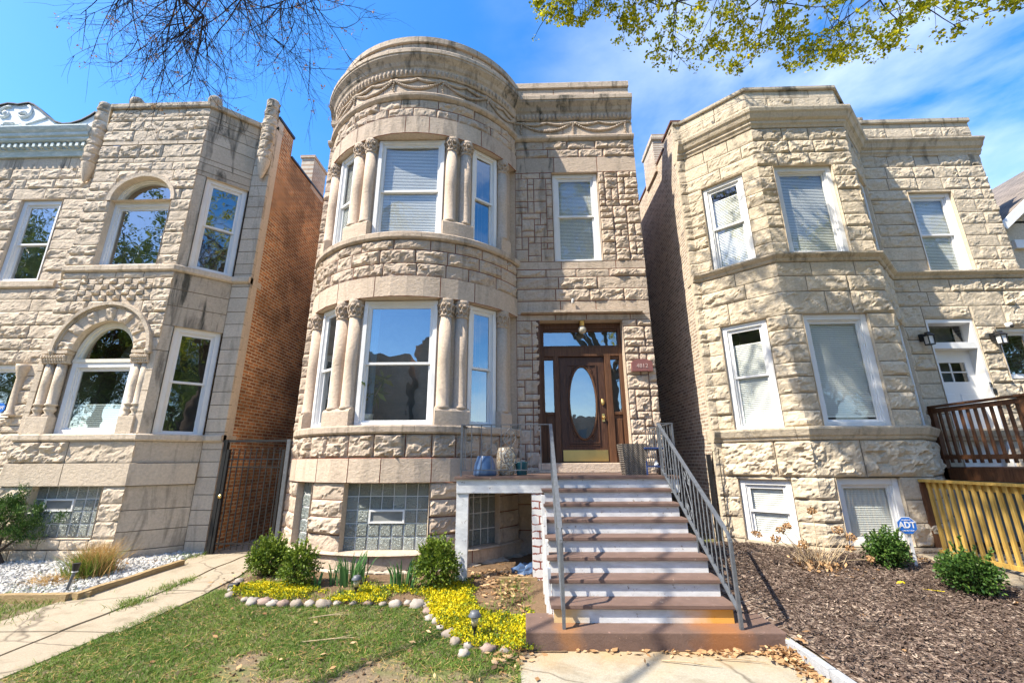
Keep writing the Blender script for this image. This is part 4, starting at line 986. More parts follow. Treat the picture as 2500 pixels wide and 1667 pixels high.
for S, l, op, fl in ((rs, .16, [], ('f', 'c')), (rl, cl, opl, ('c', 'c')), (rfr, P2[0]-P1[0], opf, ('c', 'c')), (rr, cl2, opr, ('c', 'c')), (rw, 10.64-P3[0], opw, ('c', 'f'))):
    k = dict(ops=op, L=fl[0], R=fl[1], stn=sr)
    if S is not rw: row(b, S, 9.39, 9.58, 0, l, (.6, .9), 0, smooth=True, **k); rows(b, S, [9.0, 9.14, 9.39], 0, l, (.45, .8), .06, **k)
    else: row(b, S, 9.36, 9.48, 0, l, (.6, .9), 0, smooth=True, **k); rows(b, S, [8.94, 9.10, 9.36], 0, l, (.45, .8), .06, **k)
    rows(b, S, zM+zU[1:], 0, l, (.4, .75), .075 if S is not rw else .07, **k); rows(b, S, z2, 0, l, (.45, .85), .085, **k); rows(b, S, z1_, 0, l, (.35, .65), .085, **k)
    rw_ = S is rw
    row(b, S, 1.50, 2.12, 0, l, (.75, 1.0), .14 if not rw_ else .05, **k) if not rw_ else rows(b, S, [1.5, 1.8, 2.12], 0, l, (.45, .85), .05, **k)
    rows(b, S, z0_, 0, l, (.35, .6), .085, **k); row(b, S, .25, .42, 0, l, (.8, 1.2), 0, smooth=True, base=.06, **k); row(b, S, .0, .25, 0, l, (.4, .8), .03, base=.02, **k)
    for o_ in op: reveal(b, S, *o_, .16)
b.build('wall', mats, hr)
PR = Path([(3.70, W), P0, P1, P2, P3, (10.66, W)])
b = MB()
csill = lambda z0, z1: [(-.3, z0), (.03, z0), (.05, z0+.02), (.06, z0+.06), (.09, z0+.08), (.11, z0+(z1-z0)*.6), (.13, z1-.04), (.13, z1-.01), (.11, z1), (-.3, z1)]
sweep(b, PR, csill(5.48, 5.64), seg=1.4, stn=.35); b.build('sill_course', mats, hr); b = MB(); sweep(b, PR, csill(2.12, 2.345), seg=1.4, stn=.3); b.build('sill_course', mats, hr)
b = MB(); s_b = PR.s[4]
cor2 = lambda z0, z1: [(-.2, z0), (.03, z0), (.05, z0+.05), (.08, z0+.08), (.08, z0+.13), (.13, z0+.17), (.17, z0+.26), (.20, z0+.29), (.22, z1-.05), (.22, z1-.015), (.19, z1), (-.2, z1)]
sweep(b, Path([(3.70, W), P0, P1, P2, P3]), cor2(8.60, 9.0), seg=1.5, stn=.2); sweep(b, Path([P3, (10.66, W)]), cor2(8.56, 8.93), seg=1.5, stn=.25); b.build('cornice', mats, hr)
b = MB(); sweep(b, Path([(3.70, W), P0, P1, P2, P3, (8.2, W)]), [(-.3, 9.58), (.04, 9.58), (.05, 9.6), (.05, 9.655), (-.3, 9.655)], seg=1.6, stn=1.); sweep(b, Path([(7.9, W), (10.66, W)]), [(-.3, 9.48), (.04, 9.48), (.05, 9.5), (.05, 9.58), (-.3, 9.58)], seg=1.6, stn=1.); b.build('coping', mats, hr)
e1 = Vector((P1[0]-P0[0], P1[1]-P0[1], 0)).normalized(); nn = Vector((e1.y, -e1.x, 0))
def on_l(u, d): return (P0[0]+e1.x*u+nn.x*d, P0[1]+e1.y*u+nn.y*d)
for z0, h, u0, u1, bl in ((5.64, 2.015, .30, 1.125, (.0, .88)), (2.335, 2.075, .285, 1.105, (.0, .85)), (.405, 1.04, .215, 1.055, (0, 1))):
    window(hr, on_l(u0, -.04), (e1.x, e1.y), z0, u1-u0, h, blind=bl, cas=.09)
for z0, h, x0, x1, bl in ((5.645, 2.015, 5.245, 6.435, (.0, 1)), (2.35, 2.065, 5.245, 6.435, (.06, 1)), (.435, 1.05, 5.255, 6.305, (0, 1))):
    window(hr, (x0, 7.70+.04), (1, 0), z0, x1-x0, h, style='fixed', blind=bl, cas=.10)
e2 = Vector((P3[0]-P2[0], P3[1]-P2[1], 0)).normalized(); n2 = Vector((e2.y, -e2.x, 0))
for z0, h in ((5.64, 2.015), (2.335, 2.075)): window(hr, (P2[0]+e2.x*.315-n2.x*.03, P2[1]+e2.y*.315-n2.y*.03), (e2.x, e2.y), z0, .78, h, cas=.09, blind=(0, 1))
window(hr, (P3[0]+.855, W+.05), (1, 0), 5.605, .96, 2.0, cas=.09, blind=(.0, 1)); window(hr, (P3[0]+1.815, W+.04), (1, 0), 3.325, .78, 1.06, style='fixed', cas=.08, gl='glassdk')
# white door with transom in a deep frame
f = MB(); x0, x1 = 8.365, 9.335
for q in ((x0, x0+.05, 1.5, 4.585), (x1-.06, x1, 1.5, 4.585), (x0+.05, x1-.06, 3.955, 4.085), (x0+.05, x1-.06, 4.50, 4.585)): f.box(q[0], q[1], W+.0, W+.24, q[2], q[3])
fo = f.build('door_frame', M['white'], hr, bevel=.004)
g = MB(); g.quad((x0, W+.2, 4.08), (x1, W+.2, 4.08), (x1, W+.2, 4.5), (x0, W+.2, 4.5)); g.build('transom_pane', M['glass'], fo)
g = MB(); g.box(x0, x1, W+.5, W+.6, 1.4, 4.6); g.build('room', M['dark'], fo)
d = MB(); d.box(x0+.05, x1-.06, W+.20, W+.235, 1.5, 3.30); d.box(x0+.05, x1-.06, W+.20, W+.235, 3.70, 3.955); d.box(x0+.05, x0+.17, W+.2, W+.235, 3.30, 3.70); d.box(x1-.20, x1-.06, W+.2, W+.235, 3.30, 3.70)
for k in range(3): d.box(x0+.17+(x1-x0-.37)*k/2-.01, x0+.17+(x1-x0-.37)*k/2+.012, W+.205, W+.23, 3.3, 3.7)
d.box(x0+.17, x1-.2, W+.205, W+.23, 3.49, 3.515); d.box(x0+.14, x0+.38, W+.19, W+.2, 1.7, 3.05); d.box(x0+.5, x1-.18, W+.19, W+.2, 1.7, 3.05)
do = d.build('door', M['white'], hr, bevel=.004)
g = MB(); g.quad((x0+.15, W+.222, 3.3), (x1-.2, W+.222, 3.3), (x1-.2, W+.222, 3.7), (x0+.15, W+.222, 3.7)); g.build('door_pane', M['glass'], do)
# brick side wall, chimney, roof
b = MB(); b.box(3.715, 3.9, W+.05, 9.35, 0, 9.72); b.box(3.715, 3.9, 9.35, 20, 0, 9.5); b.box(10.4, 10.63, W+.06, 20, 0, 9.5); b.box(3.8, 10.5, 19.9, 20, 0, 9.4); b.build('side_wall', M['br_right'], hr)
b = MB(); b.box(3.68, 3.93, W+.03, 9.38, 9.72, 9.78); b.box(3.69, 3.93, 9.38, 20, 9.5, 9.56); b.build('wall_coping', M['stain'], hr)
b = MB(); b.box(3.66, 4.3, 9.95, 10.85, 9.3, 10.3); b.box(3.62, 4.34, 9.91, 10.89, 10.3, 10.38); b.box(3.65, 4.3, 9.95, 10.85, 10.38, 10.5); b.build('chimney', M['br_right'], hr)
b = MB(); b.quad((3.8, W+.35, 9.2), (10.6, W+.35, 9.2), (10.6, 19.9, 9.1), (3.8, 19.9, 9.1)); b.F([b.V((x, y, 9.3)) for x, y in ((P0[0], W+.4), (P1[0], P1[1]+.2), (P2[0], P2[1]+.2), (P3[0], W+.4))]); b.quad((3.8, W+.4, 9.5), (10.6, W+.4, 9.5), (10.6, W+.4, 9.1), (3.8, W+.4, 9.1)); b.build('roof', M['roofing'], hr)
b = MB(); b.box(3.60, 3.665, 8.75, 8.82, .2, 1.9); b.tube([(3.64, 8.72, 1.5), (3.62, 8.55, 1.95), (3.72, 8.50, 2.0), (3.755, 8.60, 1.8), (3.76, 8.61, .3)], .008, 5); b.build('cable', M['black'], hr)

# ------------------------------------------------------------------ house beyond, tv aerial
hf = empty('gabled_house', (12, 9, 0), 'house with a grey shingled gable roof and white rake board at the far right edge', 'house')
b = MB(); sl = .83
b.box(11.0, 16.4, 8.95, 20, 0, 7.0); vv = lambda y: [(10.95, y, 6.95), (13.7, y, 6.95+2.75*sl), (16.45, y, 6.95)]
b.F([b.V(p) for p in vv(8.95)]); b.build('wall', M['st_right'], hf)
b = MB(); a_, c_ = (10.75, 6.86), (13.7, 6.86+2.95*sl)
for (xa, za), (xb, zb) in ((a_, c_), (c_, (16.65, 6.86))):
    b.quad((xa, 8.72, za), (xb, 8.72, zb), (xb, 11.4, zb), (xa, 11.4, za)); b.quad((xa, 8.72, za-.03), (xa, 11.4, za-.03), (xb, 11.4, zb-.03), (xb, 8.72, zb-.03))
b.build('roof', M['shingle'], hf)
b = MB(); b.bar((10.72, 8.74, 6.74), (13.7, 8.74, 6.74+2.98*sl), .06, .17); b.bar((13.7, 8.74, 6.74+2.98*sl), (16.7, 8.74, 6.74), .06, .17); b.build('rake_board', M['white'], hf)
b = MB(); b.box(11.05, 12.6, 8.88, 8.96, 6.30, 6.50); b.build('fascia', M['white'], hf)
window(hf, (11.5, 8.95), (1, 0), 4.6, 1.2, 1.6, gl='glassdk')
b = MB(); mx_, my_ = -6.9, 11.7
b.tube([(mx_, my_, 9.2), (mx_, my_, 11.0)], .015, 5); b.tube([(mx_-.75, my_-.2, 10.95), (mx_+.75, my_+.2, 10.83)], .012, 5)
for k in range(8):
    t = -.72+.205*k; L_ = .34-.02*k; b.tube([(mx_+t, my_+t*.26, 10.89-t*.08-L_*.95), (mx_+t, my_+t*.26, 10.89-t*.08+L_*.95)], .007, 4)
tag(b.build('tv_aerial', M['iron']), 'thin metal television aerial standing above the brick wall of the left house', 'aerial')
# ------------------------------------------------------------------ ground
def gz(x, y):
    if x > 2.18: return smst(2.5 if y < 5.3 else 2.18, 2.62 if y < 5.3 else 2.6, x)*(.10+.22*smst(4.5, 8.1, y))
    return .13*smst(4.8, 8.2, y)
def sheet(name, poly_fn, x0, x1, y0, y1, step, mat, dz, label=None, kind='structure', rough=0., cat=None):
    mb = MB(); nx, ny = int((x1-x0)/step)+1, int((y1-y0)/step)+1; id_ = {}
    for j in range(ny):
        for i in range(nx):
            x, y = x0+(x1-x0)*i/(nx-1), y0+(y1-y0)*j/(ny-1)
            id_[i, j] = mb.V((x, y, gz(x, y)+dz+rough*noise.noise(Vector((x*3, y*3, dz*9)))))
    for j in range(ny-1):
        for i in range(nx-1):
            x, y = x0+(x1-x0)*(i+.5)/(nx-1), y0+(y1-y0)*(j+.5)/(ny-1)
            if poly_fn is None or poly_fn(x, y): mb.F([id_[i, j], id_[i+1, j], id_[i+1, j+1], id_[i, j+1]])
    o = mb.build(name, mat, smooth=True); return tag(o, label, cat, kind=kind)
mb = MB(); mb.quad((-400, -400, -.06), (400, -400, -.06), (400, 400, -.06), (-400, 400, -.06)); tag(mb.build('ground', M['lawn']), kind='structure')
sheet('lawn', None, -16, 16, -6, 12, .1, M['lawn'], 0, 'patchy spring lawn with bare soil in front of the houses', rough=.006)
mb = MB(); mb.quad((-60, -14, -.03), (60, -14, -.03), (60, -6.5, -.03), (-60, -6.5, -.03)); tag(mb.build('road', flatmat('asphalt', (.06, .06, .062), .9)), kind='structure')
# side path of concrete slabs, sagging joint down the middle
def strip_sheet(name, xs, ys, mat, dz, thick=.05, fx=None):
    mb = MB(); g = []
    for y in ys:
        r = []
        for x in xs:
            X = x + (fx(x, y) if fx else 0); r.append(mb.V((X, y, gz(X, y)+dz+.003*noise.noise(Vector((X*2, y*2, 1))))))
        g.append(r)
    for a, b_ in zip(g, g[1:]):
        for i in range(len(xs)-1): mb.F([a[i], a[i+1], b_[i+1], b_[i]])
    return mb, g
def slab_piece(mb, x0, x1, y0, y1, dz, fx0=None, fx1=None, tilt=0):
    n = max(2, int((y1-y0)/.15)); lo = []; up = []
    for k in range(n+1):
        y = y0+(y1-y0)*k/n; a = x0+(fx0(y) if fx0 else 0); b_ = x1+(fx1(y) if fx1 else 0); rw = []
        for i in range(5):
            x = a+(b_-a)*i/4; rw.append(mb.V((x, y, gz(x, y)+dz+tilt*(i/4-.5))))
        up.append(rw); lo.append([mb.V((a, y, gz(a, y)-.06)), mb.V((b_, y, gz(b_, y)-.06))])
    for k in range(n):
        for i in range(4): mb.F([up[k][i], up[k][i+1], up[k+1][i+1], up[k+1][i]])
        mb.F([lo[k][0], up[k][0], up[k+1][0], lo[k+1][0]]); mb.F([up[k][4], lo[k][1], lo[k+1][1], up[k+1][4]])
    mb.F([lo[0][0], lo[0][1]]+up[0][::-1]); mb.F(up[-1]+[lo[-1][1], lo[-1][0]])
ck = lambda y: .05*math.sin(y*2.1)+.06*noise.noise(Vector((y*1.7, 0, 5)))
pm = MB()
slab_piece(pm, -6.25, -5.06, -3, 5.2, .022, None, ck, .01); slab_piece(pm, -6.12, -5.06, 5.215, 8.55, .028, lambda y: .12*smst(5.2, 7.8, y)+.16*smst(6, 8, y)-.25*smst(7.7, 8.5, y), ck, .012)
slab_piece(pm, -5.035, -4.56, -3, 5.23, .016, ck, None, -.012); slab_piece(pm, -5.035, -4.45, 5.245, 6.53, .018, ck, lambda y: .06*smst(5.3, 6.4, y), -.01); slab_piece(pm, -5.03, -4.40, 6.545, 8.4, .022, ck, lambda y: -.25*smst(7, 8.3, y), -.01)
slab_piece(pm, -6.03, -4.62, 8.56, 19.8, .02)
tag(pm.build('side_path', M['conc'], smooth=False), kind='structure')
pm = MB(); slab_piece(pm, -.05, 2.47, 2.6, 4.95, .006, lambda y: .012*math.sin(y*5)); slab_piece(pm, -.05, 2.47, -5.5, 2.59, .004)
tag(pm.build('front_path', M['conc2']), kind='structure')
pm = MB(); slab_piece(pm, 6.12, 8.6, 3.5, 7.6, .035); tag(pm.build('stairwell_path', M['conc']), kind='structure')
def in_mulch(x, y): return x > (2.60 if y < 4.93 else 2.2 if y > 5.38 else 2.54) and y < 8.6 and not (x > 6.12-.06*math.sin(y*3) and y < 7.6)
sheet('mulch_bed', in_mulch, 2.2, 9.0, 1.5, 8.6, .08, M['mulch'], .03, 'dark shredded mulch bed in front of the buff house', rough=.025)
def bed_edge(x): return -.0
BORDER = [(-4.2, 6.75), (-4.0, 6.36), (-3.665, 6.18), (-3.2, 6.04), (-2.4, 6.06), (-1.8, 6.05), (-1.25, 6.0), (-1.16, 5.80), (-1.08, 5.6), (-.98, 5.42), (-.85, 5.22), (-.72, 5.0), (-.55, 4.88), (-.33, 4.82), (.1, 4.78), (.6, 4.78)]
def border_y(x):
    for (xa, ya), (xb, yb) in zip(BORDER, BORDER[1:]):
        if xa <= x <= xb: return ya+(yb-ya)*(x-xa)/(xb-xa)
    return 99
def in_bed(x, y): return -4.25 < x < .40 and y < 7.6 and y > border_y(x)
sheet('flower_bed_soil', lambda x, y: in_bed(x, y) or (-4.3 < x < .4 and 7.55 < y < 9), -4.5, .55, 4.7, 9, .05, M['soil'], .015, 'dark garden soil of the bed under the bow front', rough=.02)
def in_gravel(x, y):
    # left of the timber edging
    return x < (-6.02+.24*(y-6.2)/1.6 if y < 7.8 else -6.0) - .02 and y > 6.24 and y < 8.7 and x > -13
sheet('gravel_base', in_gravel, -12, -5.8, 6.1, 8.7, .06, M['pebble'], .02, kind='structure')

# ------------------------------------------------------------------ porch stair
ps_ = empty('porch_stair', (1.2, 6, 0), 'white and brown painted wooden porch stair with peeling paint leading to the front door', 'stair')
XL, XR, Y7, RUN, RISE, Z7 = .267, 2.19, 5.055, .2672, .1748, .3454
b = MB(); i_ = MB(); i_.box(0, 2.55, 4.84, 5.4, 0, .17)
i_.build('base_slab', M['slab'], ps_, bevel=.012)
for k in range(7):
    y, z = Y7+RUN*k, Z7+RISE*k
    t = MB(); t.box(XL+.005*k*rng.uniform(-.3, .3), XR, y, y+RUN+.05, z-.042, z); t.build('tread', M['tread'], ps_, bevel=.006)
    r = MB(); r.box(XL+.03, XR-.03, y+.034, y+.054, z-RISE+.0, z-.043); r.build('riser', M['riserrust'] if k == 0 else M['whitepeel'], ps_)
y = Y7+RUN*7; z = Z7+RISE*7
t = MB(); t.box(-1.08, 2.40, y-.005, 8.52, z-.045, z); 
t.build('deck', M['tread'], ps_, bevel=.005)
t = MB(); t.box(-1.05, 2.38, y+.03, y+.055, z-.245, z-.046); t.box(-1.05, -1.02, y+.056, 8.3, z-.245, z-.046); t.box(2.35, 2.38, y+.056, 8.6, z-.245, z-.046); t.build('fascia', M['whitepeel'], ps_)
t = MB()   # painted side wall of the stair, stepped
for k in range(7): t.box(XL+.035, XL+.09, Y7+RUN*k+.056, Y7+RUN*8, (0 if k == 0 else Z7+RISE*(k-1)-.04), Z7+RISE*k-.045); t.box(XR-.09, XR-.035, Y7+RUN*k+.056, Y7+RUN*8, (0 if k == 0 else Z7+RISE*(k-1)-.04), Z7+RISE*k-.045)
t.build('side_wall', M['redjoint'], ps_)
t = MB(); t.box(.115, .285, 6.97, 7.25, .02, z-.25); t.build('pier', M['redjoint'], ps_)
for q in range(4):
    t = MB(); yb = 5.35+.36*q; t.box(XL-.012-.004*q, XL+.024, yb, yb+.10, .02, .62+RISE*(q*1.34)); t.build('side_board', M['whitepeel'], ps_)
t = MB(); t.box(-.99, -.865, 6.98, 7.07, .10, z-.25); t.box(-1.05, -.99, 6.99, 7.06, .10, z-.25); t.box(-1.06, -.86, 6.97, 7.08, .06, .115); t.build('post', M['whitepeel'], ps_)
t = MB(); t.box(-.39, .18, 6.95, 7.02, .05, .15); t.build('threshold_board', M['timber'], ps_)

def railing(mb, p, q, drop, n, spir=True, top=.045, off0=.5):
    p = Vector(p); q = Vector(q); mb.bar(p, q, top, .016); dz = Vector((0, 0, drop)); mb.bar(p-dz, q-dz, .03, .014)
    for k in range(n):
        t = (k+off0)/n; a = p.lerp(q, t); mb.bar(a-dz, a, .014)
def scroll(mb, c, ex, ez, s):
    """wrought S-scrolls in the plane (ex, ez) around c"""
    c = Vector(c); ex = Vector(ex); ez = Vector(ez)
    for sy in (-1, 1):
        for sx in (-1, 1):
            pts = []
            for t in range(15):
                a = t*.5; r = s*.10*(1-t/18)
                pts.append(c+ex*(sx*(s*.11+r*math.cos(a)*1.0))+ez*(sy*(s*.30+r*math.sin(a))))
            mb.tube(pts, .0055, 4)
        mb.tube([c+ex*(s*.15*math.sin(math.pi*t/8))*1+ez*sy*s*.5*t/8 for t in range(9)], .006, 4); mb.tube([c-ex*(s*.15*math.sin(math.pi*t/8))*1+ez*sy*s*.5*t/8 for t in range(9)], .006, 4)
def stair_rail(x, label, xt):
    e = empty('stair_railing', (x, 4.95, .17), label, 'railing', 'iron railings of the porch stair')
    Pb = Vector((x, 5.02, 1.09)); Pt = Vector((xt, 6.95, 2.36))
    b = MB(); b.bar(Pb, Pt, .05, .016, up=(0, -1, 1)); b.tube([Pb, (x, 4.95, 1.04), (x, 4.915, .97), (x, 4.92, .88)], .020, 6); b.build('handrail', M['iron'], e)
    dz = Vector((0, 0, .70)); b = MB(); b.bar(Pb-dz+Vector((0, -.09, -.06)), Pt-dz, .04, .016, up=(0, -1, 1)); b.build('bottom_rail', M['iron'], e)
    b = MB(); b.bar((x, 4.92, .168), (x, 4.92, 1.0), .034); b.build('post', M['iron'], e)
    b = MB(); b.bar((xt, 6.955, 1.57), (xt, 6.955, 2.37), .03); b.build('post', M['iron'], e)
    for k in range(17):
        t = (k+.6)/17.3
        if k in (8,): continue
        a = Pb.lerp(Pt, t); b = MB(); b.tube([a-dz+Vector((.002*math.sin(s*1.9), .002*math.cos(s*1.9), .70*s/16)) for s in range(17)], .0085, 4); b.build('baluster', M['iron'], e)
    b = MB(); c = Pb.lerp(Pt, .49)-dz*.5; scroll(b, c, Vector((0, .83, .55))*1.0, (0, 0, 1), .62); b.build('scroll', M['iron'], e)
    b = MB(); a = Pb.lerp(Pt, .42)-dz; b.bar(a, (a.x, a.y, a.z-.30), .014); b.build('strut', M['iron'], e)
stair_rail(.385, 'grey iron handrail with balusters on the left side of the porch stair', .435); stair_rail(2.15, 'grey iron handrail with scrollwork on the right side of the porch stair', 2.14)
e = empty('porch_railing', (-.3, 6.95, 1.57), 'low iron railing with scrolls along the porch deck in front of the pots', 'railing')
b = MB(); b.bar((-.985, 6.96, 1.57), (-.985, 6.96, 2.37), .03); b.build('post', M['iron'], e)
b = MB(); b.bar((-.985, 6.96, 2.36), (.43, 6.96, 2.36), .035, .014); b.build('top_rail', M['iron'], e); b = MB(); b.bar((-.985, 6.96, 1.66), (.43, 6.96, 1.66), .028, .014); b.build('bottom_rail', M['iron'], e)
for k in range(8):
    x = -.985+1.415*(k+1)/9; b = MB(); b.bar((x, 6.96, 1.66), (x, 6.96, 2.36), .013); b.build('baluster', M['iron'], e)
b = MB(); scroll(b, (-.21, 6.96, 2.0), (1, 0, 0), (0, 0, 1), .62); b.build('scroll', M['iron'], e)
b = MB(); railing(b, (-.985, 6.98, 2.36), (-.985, 7.55, 2.36), .7, 3); b.build('side_rail', M['iron'], e)
e = empty('porch_railing', (2.35, 7.5, 1.57), 'iron railing along the right edge of the porch deck behind the blue stool', 'railing')
b = MB(); b.bar((2.15, 6.965, 2.36), (2.36, 6.965, 2.36), .035, .014); b.bar((2.36, 6.965, 2.36), (2.36, 8.5, 2.36), .035, .014); b.build('top_rail', M['iron'], e)
b = MB(); b.bar((2.36, 6.965, 1.66), (2.36, 8.5, 1.66), .028, .014); b.build('bottom_rail', M['iron'], e); b = MB(); b.bar((2.36, 6.965, 1.57), (2.36, 6.965, 2.37), .03); b.build('post', M['iron'], e)
for k in range(11):
    y = 6.965+1.53*(k+.7)/11; b = MB(); b.bar((2.36, y, 1.66), (2.36, y, 2.36), .013); b.build('baluster', M['iron'], e)
# things on the porch deck
ZD = z
b = MB(); b.lathe((-.632, 7.2, ZD), [(.175, 0), (.192, .02), (.19, .06), (.165, .18), (.125, .30), (.12, .31), (.0, .31)], 28, fn=lambda th, z_: .004*math.sin(z_*180)); tag(b.build('flower_pot', M['bluepot'], smooth=True), 'ribbed blue pot standing upside down on the porch deck', 'pot')
b = MB(); b.lathe((-.30, 7.5, ZD), [(.115, 0), (.13, .015), (.155, .12), (.165, .23), (.155, .34), (.13, .435), (.115, .45), (0, .45)], 28); tag(b.build('garden_stool', M['ceramic'], smooth=True), 'tall cream barrel-shaped ceramic stool with brown pattern on the porch', 'garden stool')
b = MB(); b.lathe((-.035, 7.52, ZD), [(.075, 0), (.085, .01), (.11, .2), (.112, .215), (.095, .215), (.08, .1), (0, .1)], 24); tag(b.build('flower_pot', M['teal'], smooth=True), 'small dark teal pot beside the patterned ceramic stool', 'pot')
pl = empty('planter', (1.81, 7.4, ZD), 'tall square tapered grey-brown woven planter at the right of the door', 'planter')
b = MB(); h_ = .49; t_, u__ = .205, .16
q0 = [(1.81+sx_*u__, 7.4+sy_*u__, ZD) for sx_, sy_ in ((-1, -1), (1, -1), (1, 1), (-1, 1))]; q1 = [(1.81+sx_*t_, 7.4+sy_*t_, ZD+h_) for sx_, sy_ in ((-1, -1), (1, -1), (1, 1), (-1, 1))]; q2 = [(1.81+sx_*(t_-.03), 7.4+sy_*(t_-.03), ZD+h_) for sx_, sy_ in ((-1, -1), (1, -1), (1, 1), (-1, 1))]
i0 = [b.V(p) for p in q0]; i1 = [b.V(p) for p in q1]; i2 = [b.V(p) for p in q2]; i3 = [b.V((p[0], p[1], ZD+h_-.08)) for p in q2]
for k in range(4): b.F([i0[k], i0[(k+1) % 4], i1[(k+1) % 4], i1[k]]); b.F([i1[k], i1[(k+1) % 4], i2[(k+1) % 4], i2[k]]); b.F([i2[k], i2[(k+1) % 4], i3[(k+1) % 4], i3[k]])
b.build('pot', M['wicker'], pl); b = MB(); b.quad(*[(p[0], p[1], ZD+h_-.075) for p in q2]); b.build('soil', M['soil'], pl)
sl_ = empty('wooden_stool', (2.11, 7.35, ZD), 'dark blue wooden step stool standing by the right railing of the porch', 'stool')
b = MB(); b.box(1.955, 2.275, 7.18, 7.52, ZD+.40, ZD+.43); b.build('seat', M['navy'], sl_, bevel=.006)
for x in (1.975, 2.235):
    b = MB(); b.box(x, x+.025, 7.22, 7.48, ZD, ZD+.40); b.build('leg', M['navy'], sl_, bevel=.004)
b = MB(); b.box(2.0, 2.235, 7.2, 7.5, ZD+.12, ZD+.14); b.build('shelf', M['navy'], sl_)
b = MB(); b.ball((2.16, 7.27, ZD+.17), .03, 8); b.tube([(2.13, 7.27, ZD+.145), (2.14, 7.27, ZD+.2), (2.17, 7.27, ZD+.22)], .012, 5); tag(b.build('ornament', M['plastic']), 'small pale ornament on the shelf of the dark blue stool', 'ornament')
# wall fixtures by the door
lp = empty('door_lamp', (1.28, 8.72, 4.65), 'round opal globe lamp hanging in front of the transom above the wooden door', 'lamp')
b = MB(); b.lathe((1.28, 8.72, 4.555), [(.05, 0), (.055, .02), (.055, .09), (.07, .105)], 18); b.build('holder', M['brass'], lp, smooth=True)
b = MB(); b.ball((1.28, 8.72, 4.475), .088, 18); b.build('globe', flatmat('opal_globe', (.50, .45, .36), .25, .1, 6, .02, 0, .5), lp, smooth=True)
sg = empty('house_number_sign', (2.43, 8.55, 3.64), 'red granite plaque with an arched top reading 4812 on the stone beside the door', 'sign')
b = MB(); n = 14; pts = [(2.215, 3.53), (2.645, 3.53), (2.645, 3.72)]+[(2.43+.215*math.cos(math.pi*t/n)*.93, 3.72+.065*math.sin(math.pi*t/n)) for t in range(n+1)]+[(2.215, 3.72)]
fr_ = [b.V((x, 8.535, z_)) for x, z_ in pts]; bk = [b.V((x, 8.60, z_)) for x, z_ in pts]; b.F(fr_)
for k in range(len(pts)): b.F([fr_[k], bk[k], bk[(k+1) % len(pts)], fr_[(k+1) % len(pts)]])
b.build('plaque', M['granite'], sg, bevel=.006); text_mesh('numerals', '4812', .125, M['plastic'] if False else flatmat('numeral_pale', (.50, .36, .33), .6), sg, (2.43, 8.532, 3.64), (R_(90), 0, 0), .003, .95)
b = MB(); b.box(1.065, 1.105, W-.12, W-.04, 5.02, 5.12); o = b.build('security_camera', M['plastic'], bevel=.012); tag(o, 'small white security camera on the stone above the wooden door ledge', 'camera')
b = MB(); b.ball((1.085, W-.122, 5.055), .013, 8); b.build('lens', M['black'], o)

# ------------------------------------------------------------------ alley gate
g_ = empty('iron_gate', (-5.3, 8.62, .1), 'tall black iron gate with thin bars and finials closing the alley between the houses', 'gate')
b = MB(); b.box(-5.975, -5.90, 8.58, 8.66, .12, 2.24); b.build('post', M['black'], g_); b = MB(); b.box(-5.89, -5.84, 8.585, 8.645, .16, 2.05); b.build('hinge_stile', M['black'], g_)
b = MB(); b.box(-4.70, -4.63, 8.58, 8.66, .12, 2.24); b.build('post', M['iron'], g_); b = MB(); b.box(-4.78, -4.73, 8.59, 8.64, .2, 2.05); b.build('stile', M['black'], g_)
b = MB(); b.box(-5.90, -4.70, 8.59, 8.63, 2.19, 2.235); b.build('top_bar', M['black'], g_)
b = MB(); b.box(-5.84, -4.78, 8.60, 8.625, 1.85, 1.875); b.box(-5.84, -4.78, 8.60, 8.625, 1.70, 1.72); b.box(-5.84, -4.78, 8.60, 8.625, .32, .345); b.build('rail', M['black'], g_)
for k in range(9):
    x = -5.84+1.06*(k+.6)/9; b = MB(); b.bar((x, 8.612, .22), (x, 8.612, 2.0), .017); b.ball((x, 8.612, 2.03), .02, 6); b.bar((x-.03, 8.612, 2.0), (x+.03, 8.612, 2.0), .012); b.bar((x-.03, 8.612, 2.065), (x+.03, 8.612, 2.065), .014); b.build('bar', M['black'], g_)
b = MB(); b.lathe((0, 0, 0), [(.035, 0), (.035, .02), (.02, .03), (0, .03)], 14); b.v = [(-5.865+x, 8.575-z_, 1.17+y) for x, y, z_ in b.v]; b.build('lock', M['brass'], g_)

# ------------------------------------------------------------------ right hand porch, fence and yard sign
rp_ = empty('wooden_porch', (8.5, 7.5, 1.6), 'brown stained wooden porch with slatted railing at the white door of the buff house', 'porch')
b = MB(); b.box(7.96, 11, 6.98, W-.06, 1.60, 1.645); b.build('deck', M['stain'], rp_)
b = MB(); b.box(7.90, 7.96, 6.92, W-.05, 1.42, 1.62); b.box(7.96, 11, 6.92, 6.975, 1.42, 1.62); b.build('fascia', M['stain'], rp_)
for y_ in (8.56, 6.98):
    b = MB(); b.box(7.90, 7.985, y_-.045, y_+.045, 1.42, 2.74); b.build('post', M['stain'], rp_)
b = MB(); b.box(7.86, 8.0, 6.86, 8.64, 2.74, 2.775); b.box(7.91, 7.95, 7.025, 8.515, 2.64, 2.72); b.build('top_rail', M['stain'], rp_)
b = MB(); b.box(7.91, 7.95, 7.025, 8.515, 1.78, 1.86); b.build('bottom_rail', M['stain'], rp_)
for k in range(11):
    y_ = 7.09+1.4*k/10.5; b = MB(); b.box(7.951, 7.985, y_, y_+.04, 1.72, 2.70); b.build('baluster', M['stain'], rp_)
b = MB(); b.bar((7.94, 6.95, 2.68), (7.94, 4.7, 1.10), .09, .035); b.bar((7.94, 6.95, 2.55), (7.94, 4.7, .97), .035, .07); b.build('stair_rail', M['stain'], rp_)
